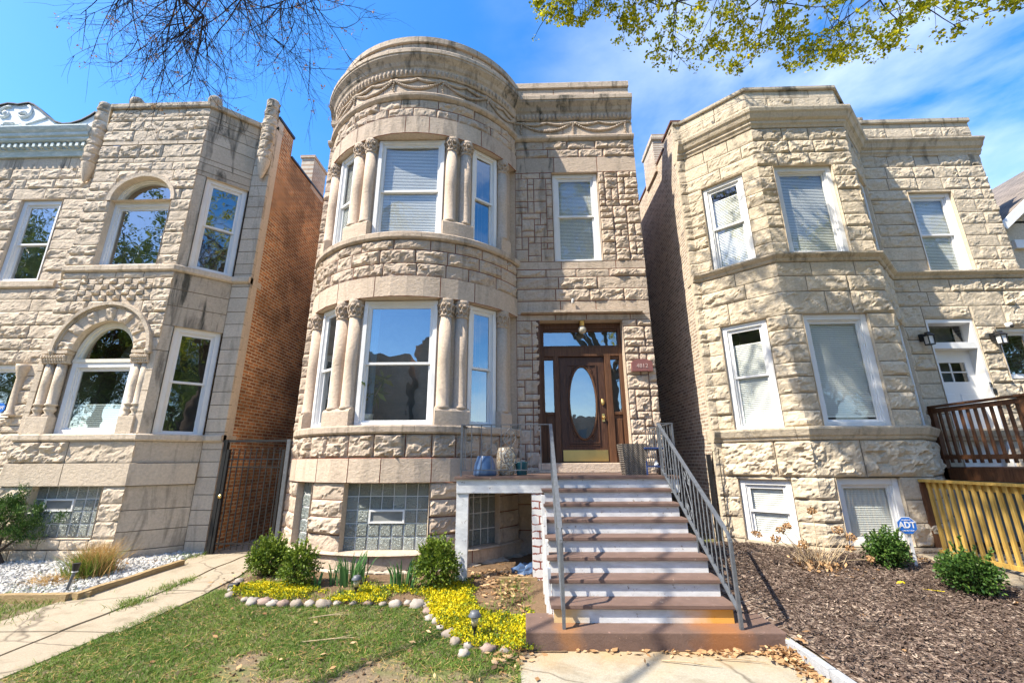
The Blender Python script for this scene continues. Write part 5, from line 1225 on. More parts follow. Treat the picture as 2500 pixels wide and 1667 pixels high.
b = MB(); b.bar((7.95, 6.92, 1.5), (7.95, 4.4, -.2), .05, .25); b.build('stringer', M['stain'], rp_)
for k in range(7):
    b = MB(); y_ = 6.72-.3*k; b.box(7.98, 9.4, y_-.15, y_+.15, 1.40-.2*k, 1.435-.2*k); b.build('stair_tread', M['stain'], rp_)
for k in range(8):
    b = MB(); y_ = 6.75-.27*k; z_ = 2.53-(6.95-y_)*.702; b.box(7.951, 7.985, y_, y_+.04, z_-.85, z_); b.build('baluster', M['stain'], rp_)
for x_ in (7.95, 9.4):
    b = MB(); b.box(x_-.045, x_+.045, 7.05, 7.14, .0, 1.42); b.build('support', M['stain'], rp_)
fn_ = empty('pine_fence', (6.65, 6.8, .3), 'new yellow pine slat fence along the sunken entrance right of the bay', 'fence')
b = MB(); b.box(6.60, 6.70, 4.4, 7.72, 1.425, 1.465); b.build('top_rail', M['pine'], fn_)
b = MB(); b.box(6.62, 6.66, 4.4, 7.72, .335, .395); b.box(6.685, 6.72, 4.4, 7.72, 1.33, 1.42); b.build('rail', M['pine'], fn_)
k = 0; y_ = 7.60
while y_ > 4.5:
    b = MB(); b.box(6.645+.003*rng.random(), 6.683, y_-.045, y_, .34, 1.42); b.build('slat', M['pine'], fn_); y_ -= .118
b = MB(); b.box(6.60, 6.70, 7.66, 7.74, .28, 1.42); b.build('end_post', M['stain'], fn_)
bp = MB(); bp.box(6.70, 6.98, 7.78, 7.83, .3, 1.44); tag(bp.build('board_panel', M['stain']), 'brown board panel between the bay wall and the yellow fence', 'panel')
b = MB(); b.box(7.3, 7.9, W-.10, W-.07, .30, 1.42); b.box(7.9, 9.6, W-.13, W-.10, .0, 1.40); dk = b.build('basement_door', M['greypanel']); tag(dk, 'blue-grey basement door under the brown porch, seen through the yellow slats', 'door')
text_mesh('door_letter', 'B', .22, M['plastic'], dk, (7.62, W-.105, .90), (R_(90), 0, 0))
sn = empty('yard_sign', (5.61, 6.9, .25), 'blue octagonal security yard sign on a stake behind the shrub', 'sign')
b = MB(); o8 = [(5.605+.153*math.cos(R_(22.5+45*k)), .855+.128*math.sin(R_(22.5+45*k))) for k in range(8)]
b.F([b.V((x, 6.90, z_)) for x, z_ in o8]); bk = [b.V((x, 6.91, z_)) for x, z_ in o8]; b.F(bk[::-1]); b.build('border', M['plastic'], sn)
b = MB(); b.F([b.V((5.605+(x-5.605)*.93, 6.896, .855+(z_-.855)*.93)) for x, z_ in o8]); b.build('face', M['signblue'], sn)
b = MB(); b.box(5.60, 5.645, 6.915, 6.925, .1, .75); b.build('stake', M['plastic'], sn)
text_mesh('lettering', 'ADT', .118, M['plastic'], sn, (5.605, 6.894, .86), (R_(90), 0, 0), .001, bold=.03); text_mesh('lettering', 'SECURED BY', .024, M['plastic'], sn, (5.605, 6.894, .93), (R_(90), 0, 0), .001); text_mesh('lettering', '1-800-ADT-ASAP', .024, M['plastic'], sn, (5.605, 6.894, .785), (R_(90), 0, 0), .001)
sn = empty('window_sticker', (-11.05, W, 2.9), 'small blue octagonal security sticker on the ground floor window at the left edge', 'sticker')
o8 = [(-10.97+.11*math.cos(R_(22.5+45*k)), 2.93+.11*math.sin(R_(22.5+45*k))) for k in range(8)]
b = MB(); b.F([b.V((x, W+.055, z_)) for x, z_ in o8]); b.F([b.V((x, W+.058, z_)) for x, z_ in o8[::-1]]); b.build('face', M['signblue'], sn); text_mesh('lettering', 'ADT', .085, M['plastic'], sn, (-10.97, W+.053, 2.93), (R_(90), 0, 0), .001, bold=.03)
def lantern(x, z_, lab):
    e = empty('wall_lantern', (x, W, z_), lab, 'lantern', 'black wall lanterns beside the white door')
    b = MB(); b.box(x-.075, x-.02, W-.10, W-.03, z_-.03, z_+.12); b.build('bracket', M['black'], e)
    b = MB(); c = (x, W-.16)
    b.lathe((c[0], c[1], z_+.06), [(.105, 0), (.105, .012), (.045, .06), (.045, .08), (.0, .085)], 4, a0=R_(45), a1=R_(405)); b.build('cap', M['black'], e)
    b = MB()
    for sx_ in (-1, 1):
        for sy_ in (-1, 1): b.bar((c[0]+sx_*.06, c[1]+sy_*.06, z_+.06), (c[0]+sx_*.05, c[1]+sy_*.05, z_-.11), .014)
    b.box(c[0]-.06, c[0]+.06, c[1]-.06, c[1]+.06, z_-.125, z_-.108); b.build('cage', M['black'], e)
    b = MB(); b.box(c[0]-.046, c[0]+.046, c[1]-.046, c[1]+.046, z_-.105, z_+.055); b.build('glass', M['plastic'], e)
lantern(8.20, 4.12, 'black square wall lantern left of the white door and its transom'); lantern(9.62, 4.12, 'black square wall lantern right of the white door and its transom')
dn = text_mesh('house_numeral', '2', .13, M['black'], None, (9.30, W-.01, 3.20), (R_(90), 0, 0)); tag(dn, 'black numeral 2 on the white frame of the white door', 'numeral')
b = MB(); b.box(9.31, 9.36, W-.03, W-.005, 3.02, 3.12); tag(b.build('doorbell', M['black']), 'black doorbell below the numeral on the white door frame', 'doorbell')
b = MB(); b.lathe((9.98, W-.05, 4.36), [(.0, -.0), (.05, .01), (.055, .05), (.055, .1)], 16); o = b.build('security_camera', M['plastic'], smooth=True); tag(o, 'white dome security camera above the far right window of the buff house', 'camera')
b = MB(); b.ball((9.975, W-.10, 4.385), .035, 10); b.build('lens', M['black'], o)

# ------------------------------------------------------------------ edging, timbers, stones, lights
k = 0; y_ = 4.93
while y_ > 1.6:
    ln = .235; b = MB(); b.box(2.515+.006*rng.random(), 2.585+.006*rng.random(), y_-ln+.006, y_, -.02, .115+.006*rng.random())
    o = b.build('edging_block', M['greyblock'], bevel=.006); tag(o, 'pale grey concrete edging block in the row between the front path and the mulch', 'edging block', 'grey edging blocks beside the front path'); y_ -= ln; k += 1
def timber(p, q, wd, h, lab):
    b = MB(); p, q = Vector(p), Vector(q); n = 14
    for i in range(n):
        a, c = p.lerp(q, i/n), p.lerp(q, (i+1)/n)
        d = (q-p).normalized(); s_ = Vector((d.y, -d.x, 0))*wd/2
        def sec(x): 
            j = .014*noise.noise(x*4); up = Vector((0, 0, h+j)); return [x-s_*(1+j*4), x+s_*(1-j*3), x+s_*.9+up, x-s_*.9+up]
        A, C = sec(a), sec(c)
        for t in range(4): b.quad(A[t], A[(t+1) % 4], C[(t+1) % 4], C[t])
        if i == 0: b.quad(*A)
        if i == n-1: b.quad(*C[::-1])
    tag(b.build('edging_timber', M['timber']), lab, 'timber', 'old timbers edging the gravel')
timber((-5.95, 6.17, .05), (-5.78, 7.78, .125), .10, .10, 'long weathered timber edging the white gravel along the side path'); timber((-9.5, 6.1, .03), (-6.02, 6.17, .045), .11, .10, 'grey weathered timber along the front of the white gravel bed')
timber((-6.12, 6.16, .05), (-5.86, 6.30, .05), .10, .09, 'short split timber at the corner of the white gravel bed')
ST = [(-3.975, 6.337, 0), (-3.665, 6.178, 2), (-3.51, 6.09, 2), (-3.354, 6.09, 1), (-3.217, 6.04, 2), (-3.072, 6.03, 1), (-2.907, 6.03, 0), (-2.745, 6.06, 2), (-2.562, 6.033, 0), (-2.40, 6.074, 2), (-2.198, 6.075, 0), (-2.016, 6.096, 1), (-1.81, 6.047, 0), (-1.643, 6.04, 2), (-1.505, 6.1, 2), (-1.359, 6.016, 2), (-1.22, 6.03, 0), (-1.175, 5.83, 1), (-1.108, 5.63, 2), (-1.015, 5.535, 2), (-.938, 5.36, 2), (-.808, 5.185, 0), (-.723, 5.0, 0), (-.578, 4.896, 2), (-.369, 4.84, 1), (-.212, 4.80, 0), (-.60, 4.72, 2), (-4.1, 6.55, 2), (-4.16, 6.72, 0), (-4.22, 6.9, 0)]
ordn = ['first', 'second', 'third', 'fourth', 'fifth', 'sixth', 'seventh', 'eighth', 'ninth', 'tenth', 'eleventh', 'twelfth', 'thirteenth', 'fourteenth', 'fifteenth', 'sixteenth', 'seventeenth', 'eighteenth', 'nineteenth', 'twentieth', 'twenty-first', 'twenty-second', 'twenty-third', 'twenty-fourth', 'twenty-fifth', 'twenty-sixth', 'twenty-seventh', 'twenty-eighth', 'twenty-ninth', 'thirtieth']
order = sorted(range(len(ST)), key=lambda i: ST[i][0]*1.0+.03*(6-ST[i][1]))
for r_, i in enumerate(order):
    x, y_, c = ST[i]; s_ = rng.uniform(.040, .085) if i not in (18, 26) else .055; b = MB()
    i0 = len(b.v); k_, n_ = 7, 12; o_ = rng.random()*30
    b.ball((x, y_, gz(x, y_)+.022), s_, 14, sq=(rng.uniform(1.0, 1.35), rng.uniform(.8, 1.05), rng.uniform(.68, .9)), jit=.42)
    tag(b.build('border_stone', [M['river'], M['river2'], M['river3']][c], smooth=True), ['greyish', 'pinkish', 'whitish'][c]+' rounded border stone, '+ordn[r_]+' from the left around the flower bed', 'stone', 'rounded stones around the flower bed')
def solar(x, y_, lab, lean=0):
    z_ = gz(x, y_); e = empty('path_light', (x, y_, z_), lab, 'path light', 'small solar garden lights')
    b = MB(); b.tube([(x, y_, z_-.02), (x+lean*.02, y_, z_+.10)], .012, 6); b.lathe((x+lean*.02, y_, z_+.10), [(.012, 0), (.03, .03), (.032, .045)], 12); b.build('stake', M['black'], e)
    b = MB(); b.lathe((x+lean*.02, y_, z_+.145), [(.030, 0), (.045, .085)], 14); b.build('lens', M['glassdk'] if False else flatmat('lens_amber', (.55, .48, .32), .2, .1, 8, .02, 0, .6), e, smooth=True)
    b = MB(); b.lathe((x+lean*.02, y_, z_+.228), [(.068, 0), (.07, .008), (.05, .035), (.045, .05), (0, .052)], 16); b.build('cap', M['iron'], e, smooth=True)
solar(-2.235, 6.30, 'solar path light with grey cap standing in the yellow groundcover by the daffodils', -1); solar(-.535, 5.08, 'solar path light with grey cap near the front corner of the flower bed')
e = empty('path_light', (-6.35, 6.45, .06), 'black post path light at the corner of the white gravel bed', 'path light', 'small solar garden lights')
b = MB(); b.tube([(-6.36, 6.44, .04), (-6.31, 6.46, .36)], .019, 8); b.build('stake', M['iron'], e)
b = MB(); b.lathe((-6.31, 6.46, .35), [(.028, 0), (.036, .01), (.046, .095), (.046, .10)], 14); b.build('cap', M['black'], e); b = MB(); b.lathe((-6.31, 6.46, .335), [(.036, 0), (.036, .014)], 14); b.build('lens', M['plastic'], e)
b = MB(); b.lathe((0, 0, 0), [(.02, -.06), (.03, 0), (.06, .09), (.06, .1), (0, .1)], 14); R3 = Matrix.Rotation(R_(65), 3, 'Y') @ Matrix.Rotation(R_(20), 3, 'X'); b.v = [tuple(R3 @ Vector(p)*-1+Vector((-4.07, 6.6, .14))) for p in b.v]; b.bar((-4.02, 6.6, .13), (-3.8, 6.55, .08), .015); tag(b.build('spotlight', M['black']), 'black garden spotlight tipped over at the left end of the stone border', 'spotlight')
e = empty('floodlight', (-2.39, 6.37, .06), 'flat solar panel lying in the yellow groundcover behind the stones', 'solar panel')
b = MB(); b.box(-2.53, -2.25, 6.27, 6.42, .095, .115); b.build('panel', M['iron'], e, bevel=.004); b = MB(); b.box(-2.515, -2.265, 6.283, 6.405, .1155, .117); b.build('cells', M['glassdk'], e)
b = MB(); b.tube([(4.87, 6.23, .22), (5.1, 5.95, .24)], .004, 4); b.ball((4.84, 6.26, .255), .05, 8, sq=(1.2, .4, .5)); tag(b.build('marker_flag', M['yellow']), 'small yellow marker flag lying on the mulch', 'flag')
b = MB()
b.ball((.02, 7.35, .16), .14, 14, sq=(1.3, 1, .75), jit=.7); tag(b.build('plastic_bag', M['bluepot']), 'crumpled blue plastic bag lying under the porch deck', 'bag')
# ------------------------------------------------------------------ plants
def gz_arr(x, y): return np.array([gz(a, c) for a, c in zip(x, y)])
def scatter_ico(name, P, S, mat, attr=None):
    N = len(P); R = rnd_rot(N); v = ICO_V[None]*S[:, None, :]*(1+.25*nrg.normal(size=(N, 12, 1))); v = np.einsum('nij,nkj->nki', R, v)+P[:, None, :]
    tri = v[:, ICO_F, :].reshape(-1, 3, 3); return np_mesh(name, tri, mat, n=3, attr=np.repeat(attr if attr is not None else nrg.random(N), 20))
# white gravel
N = 9000; x = nrg.uniform(-10.5, -5.7, N); y = 6.25+2.4*nrg.random(N)
k = np.array([in_gravel(a, c) for a, c in zip(x, y)]); x, y = x[k], y[k]; P = np.stack([x, y, gz_arr(x, y)+.03+.012*nrg.random(len(x))], 1)
S = np.abs(nrg.normal(.026, .007, (len(x), 1)))*np.array([[1.25, .95, .6]]); tag(scatter_ico('gravel', P, S, M['pebble'], np.clip(nrg.normal(.62, .25, len(x)), 0, 1)), 'white pebble gravel in the bed before the left house', kind='stuff')
# mulch chips
N = 42000; x = nrg.uniform(2.63, 8.0, N); y = 3.4+5.1*nrg.random(N)**1.15
k = np.array([in_mulch(a, c) for a, c in zip(x, y)]); x, y = x[k], y[k]; n = len(x); th = nrg.random(n)*6.283; L = .02+.035*nrg.random(n)**1.5; wd = .003+.004*nrg.random(n); tl = nrg.normal(0, .35, n)
z = gz_arr(x, y)+.05+.012*nrg.random(n); dx, dy = np.cos(th)*L*.5, np.sin(th)*L*.5; sx_, sy_ = -np.sin(th)*wd, np.cos(th)*wd
V = np.stack([np.stack([x-dx-sx_, y-dy-sy_, z-tl*L*.5], 1), np.stack([x+dx-sx_, y+dy-sy_, z+tl*L*.5], 1), np.stack([x+dx+sx_, y+dy+sy_, z+tl*L*.5+.004], 1), np.stack([x-dx+sx_, y-dy+sy_, z-tl*L*.5+.004], 1)], 1)
tag(np_mesh('mulch_chips', V, M['chips'], attr=np.clip(nrg.beta(1.5, 2.2, n)+np.array([.30*noise.noise(Vector((a*1.4, c*1.9, 7))) for a, c in zip(x, y)]), 0, 1)), 'shredded wood mulch chips covering the bed', kind='stuff')
# grass blades
def lawn_mask(x, y): 
    return noise.fractal(Vector((x*1.3, y*1.3, 4)), 1, 2, 4)
def blades(name, pts, h, wd, mat, attr=None, lean=.6):
    P = np.array(pts); n = len(P); th = nrg.random(n)*6.283; hh = h*(.5+nrg.random(n)); ln = lean*nrg.normal(size=(n, 2))*hh[:, None]; c, s = np.cos(th)*wd, np.sin(th)*wd
    base = P; mid = P+np.stack([ln[:, 0]*.4, ln[:, 1]*.4, hh*.6], 1); tip = P+np.stack([ln[:, 0], ln[:, 1], hh], 1); o = np.stack([c, s, 0*c], 1)
    q1 = np.stack([base-o, base+o, mid+o*.8, mid-o*.8], 1); q2 = np.stack([mid-o*.8, mid+o*.8, tip+o*.1, tip-o*.1], 1)
    at = nrg.random(n) if attr is None else attr
    return np_mesh(name, np.concatenate([q1, q2]), mat, attr=np.concatenate([at, at]))
pts = []; at = []
while len(pts) < 70000:
    x = rng.uniform(-5.2, 0); y = 3.2+3.4*rng.random()**1.2
    if x > -.06 or (x < -4.55+.2*(y > 6)) or in_bed(x, y) or y > 6.9: continue
    m = lawn_mask(x, y)+.34*smst(4.1, 5.2, y)+.06; 
    if rng.random() > smst(-.35, .12, m): continue
    pts.append((x, y, gz(x, y))); at.append(min(.99, max(0, .45-.5*m+.28*rng.gauss(0, 1))))
tag(blades('grass', pts, .030, .0028, M['grass'], np.array(at), 1.1), 'short green spring grass of the front lawn', kind='stuff')
pts = []
for (cx, cy, n, r) in ((-5.05, 6.05, 380, .07), (-5.05, 6.6, 260, .07), (-7.0, 5.6, 1800, .5), (-6.55, 5.45, 900, .3), (-5.0, 6.9, 160, .05), (-6.1, 8.3, 300, .12)):
    for _ in range(n): x, y = cx+rng.gauss(0, r), cy+rng.gauss(0, r*1.6); pts.append((x, y, gz(x, y)+.01))
tag(blades('weeds', pts, .06, .004, M['grass'], None, .8), 'grass weeds in the path joints and at its left edge', kind='stuff')
# litter on the lawn: dead blades, crumbs of soil
n = 3000; x = nrg.uniform(-5, -.05, n); y = 3.3+2.9*nrg.random(n)
k = np.array([not in_bed(a, c) and a > -4.5+.15*(c > 6) for a, c in zip(x, y)]); x, y = x[k], y[k]; n = len(x); th = nrg.random(n)*6.283; L = .015+.035*nrg.random(n); wd = .0015+.001*nrg.random(n)
z = gz_arr(x, y)+.012+.014*nrg.random(n); dx, dy, sx_, sy_ = np.cos(th)*L, np.sin(th)*L, -np.sin(th)*wd, np.cos(th)*wd
V = np.stack([np.stack([x-dx-sx_, y-dy-sy_, z], 1), np.stack([x+dx-sx_, y+dy-sy_, z+.006], 1), np.stack([x+dx+sx_, y+dy+sy_, z+.006], 1), np.stack([x-dx+sx_, y-dy+sy_, z], 1)], 1)
tag(np_mesh('dead_grass', V, M['straw']), 'dead straw-coloured grass blades lying on the lawn', kind='stuff')
n = 3800; x = nrg.uniform(-4.6, .3, n); y = 3.3+3.9*nrg.random(n); k = np.array([a > -4.5 and not (a > -.1 and c < 5.45) for a, c in zip(x, y)]); x, y = x[k], y[k]
tag(scatter_ico('soil_crumbs', np.stack([x, y, gz_arr(x, y)+.008], 1), np.abs(nrg.normal(.007, .004, (len(x), 1)))*np.array([[1.2, 1, .7]]), M['soil']), 'crumbs of bare soil between the grass', kind='stuff')
# yellow groundcover with grass between
sp = []; at = []
while len(sp) < 8800:
    x, y = rng.uniform(-4.1, .1), rng.uniform(4.75, 7.1)
    if not in_bed(x, y): continue
    m = noise.fractal(Vector((x*1.6, y*1.6, 9)), 1, 2, 3)
    t = border_y(x)
    m += .38-.62*smst(.25, 1.0, y-t) if x < -1.25 else .5-.8*smst(.5, 1.7, (y-t))+.2*(x < -.4)
    if x > -.15: m -= .3*smst(5.5, 6.1, y)
    m -= .55*max(0, noise.noise(Vector((x*5.5, y*5.5, 1))))+.1*(x < -1.25)
    if m < .04+.8*rng.random()**2: continue
    hh = .03+.035*rng.random()*min(1, m*2); sp.append((x, y, gz(x, y)+.015+hh)); at.append(min(1, max(0, .35+.5*m+.3*rng.gauss(0, 1))))
sp = np.array(sp); lv = [leaves(sp+nrg.normal(0, .008, sp.shape), .022, .75) for _ in range(4)]
tag(np_mesh('yellow_groundcover', np.concatenate(lv), M['sedum'], attr=np.tile(np.array(at), 4)), 'bright yellow groundcover spreading over the flower bed', kind='stuff')
pts = []
for _ in range(5200):
    x, y = rng.uniform(-4.1, .1), rng.uniform(4.75, 7.0)
    if in_bed(x, y) and noise.noise(Vector((x*2.3, y*2.3, 2))) > -.05: pts.append((x, y, gz(x, y)+.01))
tag(blades('bed_weeds', pts, .06, .004, M['grass'], None, .9), 'green weeds between the yellow groundcover', kind='stuff')
# dry leaves in heaps and scattered
def dry_pile(name, spec, label):
    P = []
    for cx, cy, n, rx, ry, h in spec:
        for _ in range(n):
            x, y = cx+rng.gauss(0, rx), cy+rng.gauss(0, ry)
            if -.02 < x < 2.56 and y > 4.83 and y < 7.0: continue
            P.append((x, y, gz(x, y)+.02+h*rng.random()))
    P = np.array(P); A = leaves(P, .075, .62); A[:, :, 2] = P[:, None, 2]+(A[:, :, 2]-P[:, None, 2])*.35
    tag(np_mesh(name, A, M['dry']), label, kind='stuff')
dry_pile('fallen_leaves', [(2.42, 4.72, 220, .09, .12, .06), (2.44, 4.3, 260, .05, .35, .02), (1.9, 4.79, 90, .3, .025, .01), (1.0, 4.79, 40, .5, .03, .005), (-.25, 6.6, 330, .25, .35, .03), (-.4, 7.3, 160, .3, .15, .02), (.05, 5.6, 90, .08, .3, .02), (-.15, 4.62, 70, .1, .15, .01), (4.4, 6.8, 110, .2, .15, .03), (6.0, 7.1, 170, .2, .2, .02), (-6.45, 7.9, 120, .22, .12, .03), (4.2, 5.0, 30, 1.2, .8, .02), (-2, 4.6, 70, 1.5, .6, .02), (-3.6, 6.9, 90, .6, .15, .02)], 'dry brown fallen leaves heaped by the step and scattered over the beds')
# fallen twigs
def twig_on(name, p, q, lab):
    b = MB(); p, q = Vector((*p, gz(*p)+.02)), Vector((*q, gz(*q)+.02)); m = (p+q)/2+Vector((rng.uniform(-.04, .04), rng.uniform(-.04, .04), .012)); b.tube([p, m, q], [.006, .006, .003], 5); b.tube([m, m.lerp(q, .5)+Vector((.04, .05, .01))], [.004, .002], 4); tag(b.build('fallen_twig', M['drystem']), lab, 'twig', 'fallen twigs')
twig_on('t', (-2.55, 5.62), (-2.1, 5.75), 'dry twig lying on the lawn below the middle of the stone border'); twig_on('t', (-2.3, 5.0), (-1.75, 5.12), 'forked dry twig lying on the lawn in the foreground'); twig_on('t', (1.25, 4.62), (1.75, 4.5), 'thin twig lying on the front path before the bottom step'); twig_on('t', (1.75, 4.66), (2.2, 4.58), 'thin twig on the front path near the heap of dry leaves')
# shrubs
def shrub(name, c, rx, ry, h, n, size, mat, label, cat='shrub', shoots=0, group='clipped evergreen shrubs'):
    z0 = gz(c[0], c[1]); e = empty(name, (c[0], c[1], z0), label, cat, group)
    b = MB()
    for k in range(9):
        a = rng.random()*6.28; b.tube([(c[0]+.03*math.cos(a), c[1]+.03*math.sin(a), z0-.02), (c[0]+rx*.4*math.cos(a), c[1]+ry*.4*math.sin(a), z0+h*.4), (c[0]+rx*.6*math.cos(a), c[1]+ry*.6*math.sin(a), z0+h*.7)], [.012, .009, .004], 5)
    b.build('stem', M['bark'], e)
    ph = rng.random()*9
    d = nrg.normal(size=(n, 3)); d /= np.linalg.norm(d, axis=1)[:, None]; d[:, 2] = np.abs(d[:, 2])*1.0*np.where(nrg.random(n) < .25, -.75, 1)
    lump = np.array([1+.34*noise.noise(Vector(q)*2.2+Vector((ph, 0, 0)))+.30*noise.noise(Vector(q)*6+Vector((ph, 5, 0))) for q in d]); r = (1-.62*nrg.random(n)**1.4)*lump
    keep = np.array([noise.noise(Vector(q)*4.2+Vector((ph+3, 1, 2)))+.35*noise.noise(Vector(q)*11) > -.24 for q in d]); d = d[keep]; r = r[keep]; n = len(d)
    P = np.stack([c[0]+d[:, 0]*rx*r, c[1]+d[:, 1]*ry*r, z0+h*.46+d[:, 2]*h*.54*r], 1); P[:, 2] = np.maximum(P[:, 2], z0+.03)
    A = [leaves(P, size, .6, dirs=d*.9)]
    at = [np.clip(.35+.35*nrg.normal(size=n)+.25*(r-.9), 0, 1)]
    for k in range(shoots):
        q = nrg.normal(size=3); q /= np.linalg.norm(q); q[2] = abs(q[2])+.7; q /= np.linalg.norm(q); s0 = np.array([c[0]+q[0]*rx*.85, c[1]+q[1]*ry*.85, z0+h*.46+q[2]*h*.5]); L = rng.uniform(.06, .21) if k > 3 else rng.uniform(.15, .26)
        t = nrg.random(26 if k > 3 else 45)[:, None]; pp = s0+(q*np.array([.4, .4, 1]))*t*L; A.append(leaves(pp, size*.9, .6, dirs=np.tile(q, (len(pp), 1)))); at.append(np.clip(.6+.25*nrg.normal(size=len(pp)), 0, 1))
    np_mesh('foliage', np.concatenate(A), mat, e, attr=np.concatenate(at))
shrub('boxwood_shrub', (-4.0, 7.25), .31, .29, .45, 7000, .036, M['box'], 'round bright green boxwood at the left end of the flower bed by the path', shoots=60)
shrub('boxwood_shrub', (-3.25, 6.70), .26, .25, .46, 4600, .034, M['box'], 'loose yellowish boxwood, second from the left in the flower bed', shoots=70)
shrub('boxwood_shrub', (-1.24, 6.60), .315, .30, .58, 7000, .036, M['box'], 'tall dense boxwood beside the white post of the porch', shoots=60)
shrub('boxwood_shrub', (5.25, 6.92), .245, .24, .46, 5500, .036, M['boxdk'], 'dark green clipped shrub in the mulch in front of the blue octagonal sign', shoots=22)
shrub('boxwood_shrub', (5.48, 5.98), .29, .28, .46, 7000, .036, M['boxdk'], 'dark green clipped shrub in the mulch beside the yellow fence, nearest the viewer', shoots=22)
# ragged evergreen at the left edge
e = empty('evergreen_bush', (-9.2, 7.75, .12), 'ragged evergreen bush with a bent bare stem at the left edge of the gravel', 'bush'); b = MB()
base = Vector((-8.82, 7.75, .1)); lim = []
for k, (dx, dz) in enumerate(((-.25, .95), (-.05, .85), (-.55, .8), (.12, .75), (-.4, 1.05), (-.7, .5))):
    q = [base, base+Vector((-.2+dx*.2, 0, .25)), base+Vector((dx*.8-.1, .1*rng.uniform(-1, 1), dz*.62)), base+Vector((dx, .25*rng.uniform(-1, 1), dz))]; b.tube(q, [.035, .028, .018, .006], 6); lim.append(q[3])
b.build('stem', M['bark'], e)
A = []; at = []
for q in lim+[base+Vector((-.2, 0, .95)), base+Vector((-.55, .1, .62)), base+Vector((.1, -.1, .6)), base+Vector((-.3, -.2, .75))]:
    for _ in range(9):
        c = np.array(q)+nrg.normal(0, (.15, .15, .10)); n = 130; pp = c+nrg.normal(0, .05, (n, 3)); A.append(leaves(pp, .055, .22, dirs=np.tile(np.array([0, -.2, .8]), (n, 1)))); at.append(np.clip(nrg.normal(.4, .25, n), 0, 1))
np_mesh('foliage', np.concatenate(A), M['boxdk'], e, attr=np.concatenate(at))
# daffodils
def daff(c, n, h, sp_, lab):
    z0 = gz(*c); b = MB()
    for k in range(n):
        a = rng.random()*6.283; r = sp_*rng.random()**.6; p = Vector((c[0]+r*math.cos(a), c[1]+r*math.sin(a)*.7, z0)); hh = h*rng.uniform(.6, 1.1); ln = Vector((math.cos(a), math.sin(a), 0))*hh*rng.uniform(.05, .5); wd = .011; t = Vector((-math.sin(a+1), math.cos(a+1), 0))*wd; b.blk = rng.random()
        q = [p, p+ln*.25+Vector((0, 0, hh*.55)), p+ln*.7+Vector((0, 0, hh*.9)), p+ln+Vector((0, 0, hh))]; s_ = [1, 1.1, .8, .15]
        L_ = [(b.V(x-t*w_), b.V(x+t*w_)) for x, w_ in zip(q, s_)]
        for (i, j), (k2, l) in zip(L_, L_[1:]): b.F([i, j, l, k2])
    tag(b.build('daffodil_clump', M['daff']), lab, 'plant', 'clumps of daffodil leaves')
daff((-2.53, 6.82), 46, .40, .20, 'large upright clump of daffodil leaves below the glass block window'); daff((-1.72, 6.66), 42, .36, .18, 'clump of daffodil leaves leaning beside the tall boxwood'); daff((-2.93, 6.64), 9, .26, .07, 'small clump of daffodil leaves left of the large one'); daff((-2.78, 6.78), 6, .36, .04, 'thin stand of daffodil leaves between two clumps')
# ornamental grass on the gravel
e = empty('ornamental_grass', (-6.72, 7.1, .1), 'tuft of ornamental grass, straw on top and green below, on the white gravel', 'grass')
pts = [(-6.72+rng.gauss(0, .11), 7.08+rng.gauss(0, .09), .11) for _ in range(900)]; o = blades('green_blades', pts, .28, .005, M['grass'], np.clip(nrg.normal(.6, .2, 900), 0, .9), .5); o.parent = e; o.matrix_parent_inverse = Matrix.Translation(-Vector(e.location))
pts = [(-6.66+rng.gauss(0, .12), 7.16+rng.gauss(0, .09), .12) for _ in range(1000)]; o = blades('dry_blades', pts, .36, .004, M['straw'], None, .4); o.parent = e; o.matrix_parent_inverse = Matrix.Translation(-Vector(e.location))
pts = [(-6.95+rng.gauss(0, .16), 6.85+rng.gauss(0, .13), .09) for _ in range(500)]; o = blades('dry_fringe', pts, .1, .004, M['straw'], None, 1.5); o.parent = e; o.matrix_parent_inverse = Matrix.Translation(-Vector(e.location))
# dried hydrangea
e = empty('dried_hydrangea', (4.3, 6.95, .26), 'dried hydrangea with bare stems and brown flower heads in the mulch', 'shrub'); b = MB(); tips = []
hd = [(4.33, 7.0, 1.05), (3.80, 6.95, .80), (3.97, 7.05, .83), (3.68, 6.9, .68), (4.66, 7.0, .78), (4.83, 7.0, .68), (4.72, 6.9, .55), (3.42, 6.9, .75), (4.95, 6.85, .42), (4.0, 6.8, .62)]
for q in hd:
    p = Vector((4.28+rng.uniform(-.1, .1), 6.95+rng.uniform(-.08, .08), .25)); q = Vector(q); b.tube([p, p.lerp(q, .5)+Vector((rng.uniform(-.05, .05), 0, .05)), q], [.006, .005, .0035], 5)
for _ in range(75):
    p = Vector((4.28+rng.gauss(0, .12), 6.95+rng.gauss(0, .1), .25)); a = rng.gauss(0, .45); h = rng.uniform(.15, .5); q = p+Vector((a*h, rng.gauss(0, .12), h)); b.tube([p, p.lerp(q, .6)+Vector((.02*rng.gauss(0, 1), 0, .02)), q], [.005, .004, .002], 4)
b.build('stem', M['drystem'], e)
for q in hd:
    n = 110; d = nrg.normal(size=(n, 3)); d /= np.linalg.norm(d, axis=1)[:, None]; s_ = rng.uniform(.04, .06); np_mesh('flower_head', leaves(np.array(q)+d*s_*np.array([1.1, 1, .75]), .028, .9), M['dry'], e, attr=np.clip(nrg.normal(.45, .25, n), 0, 1))
n = 160; np_mesh('dead_leaves', leaves(np.array((4.25, 6.85, .3))+nrg.normal(0, (.16, .1, .05), (n, 3)), .07, .6), M['dry'], e)
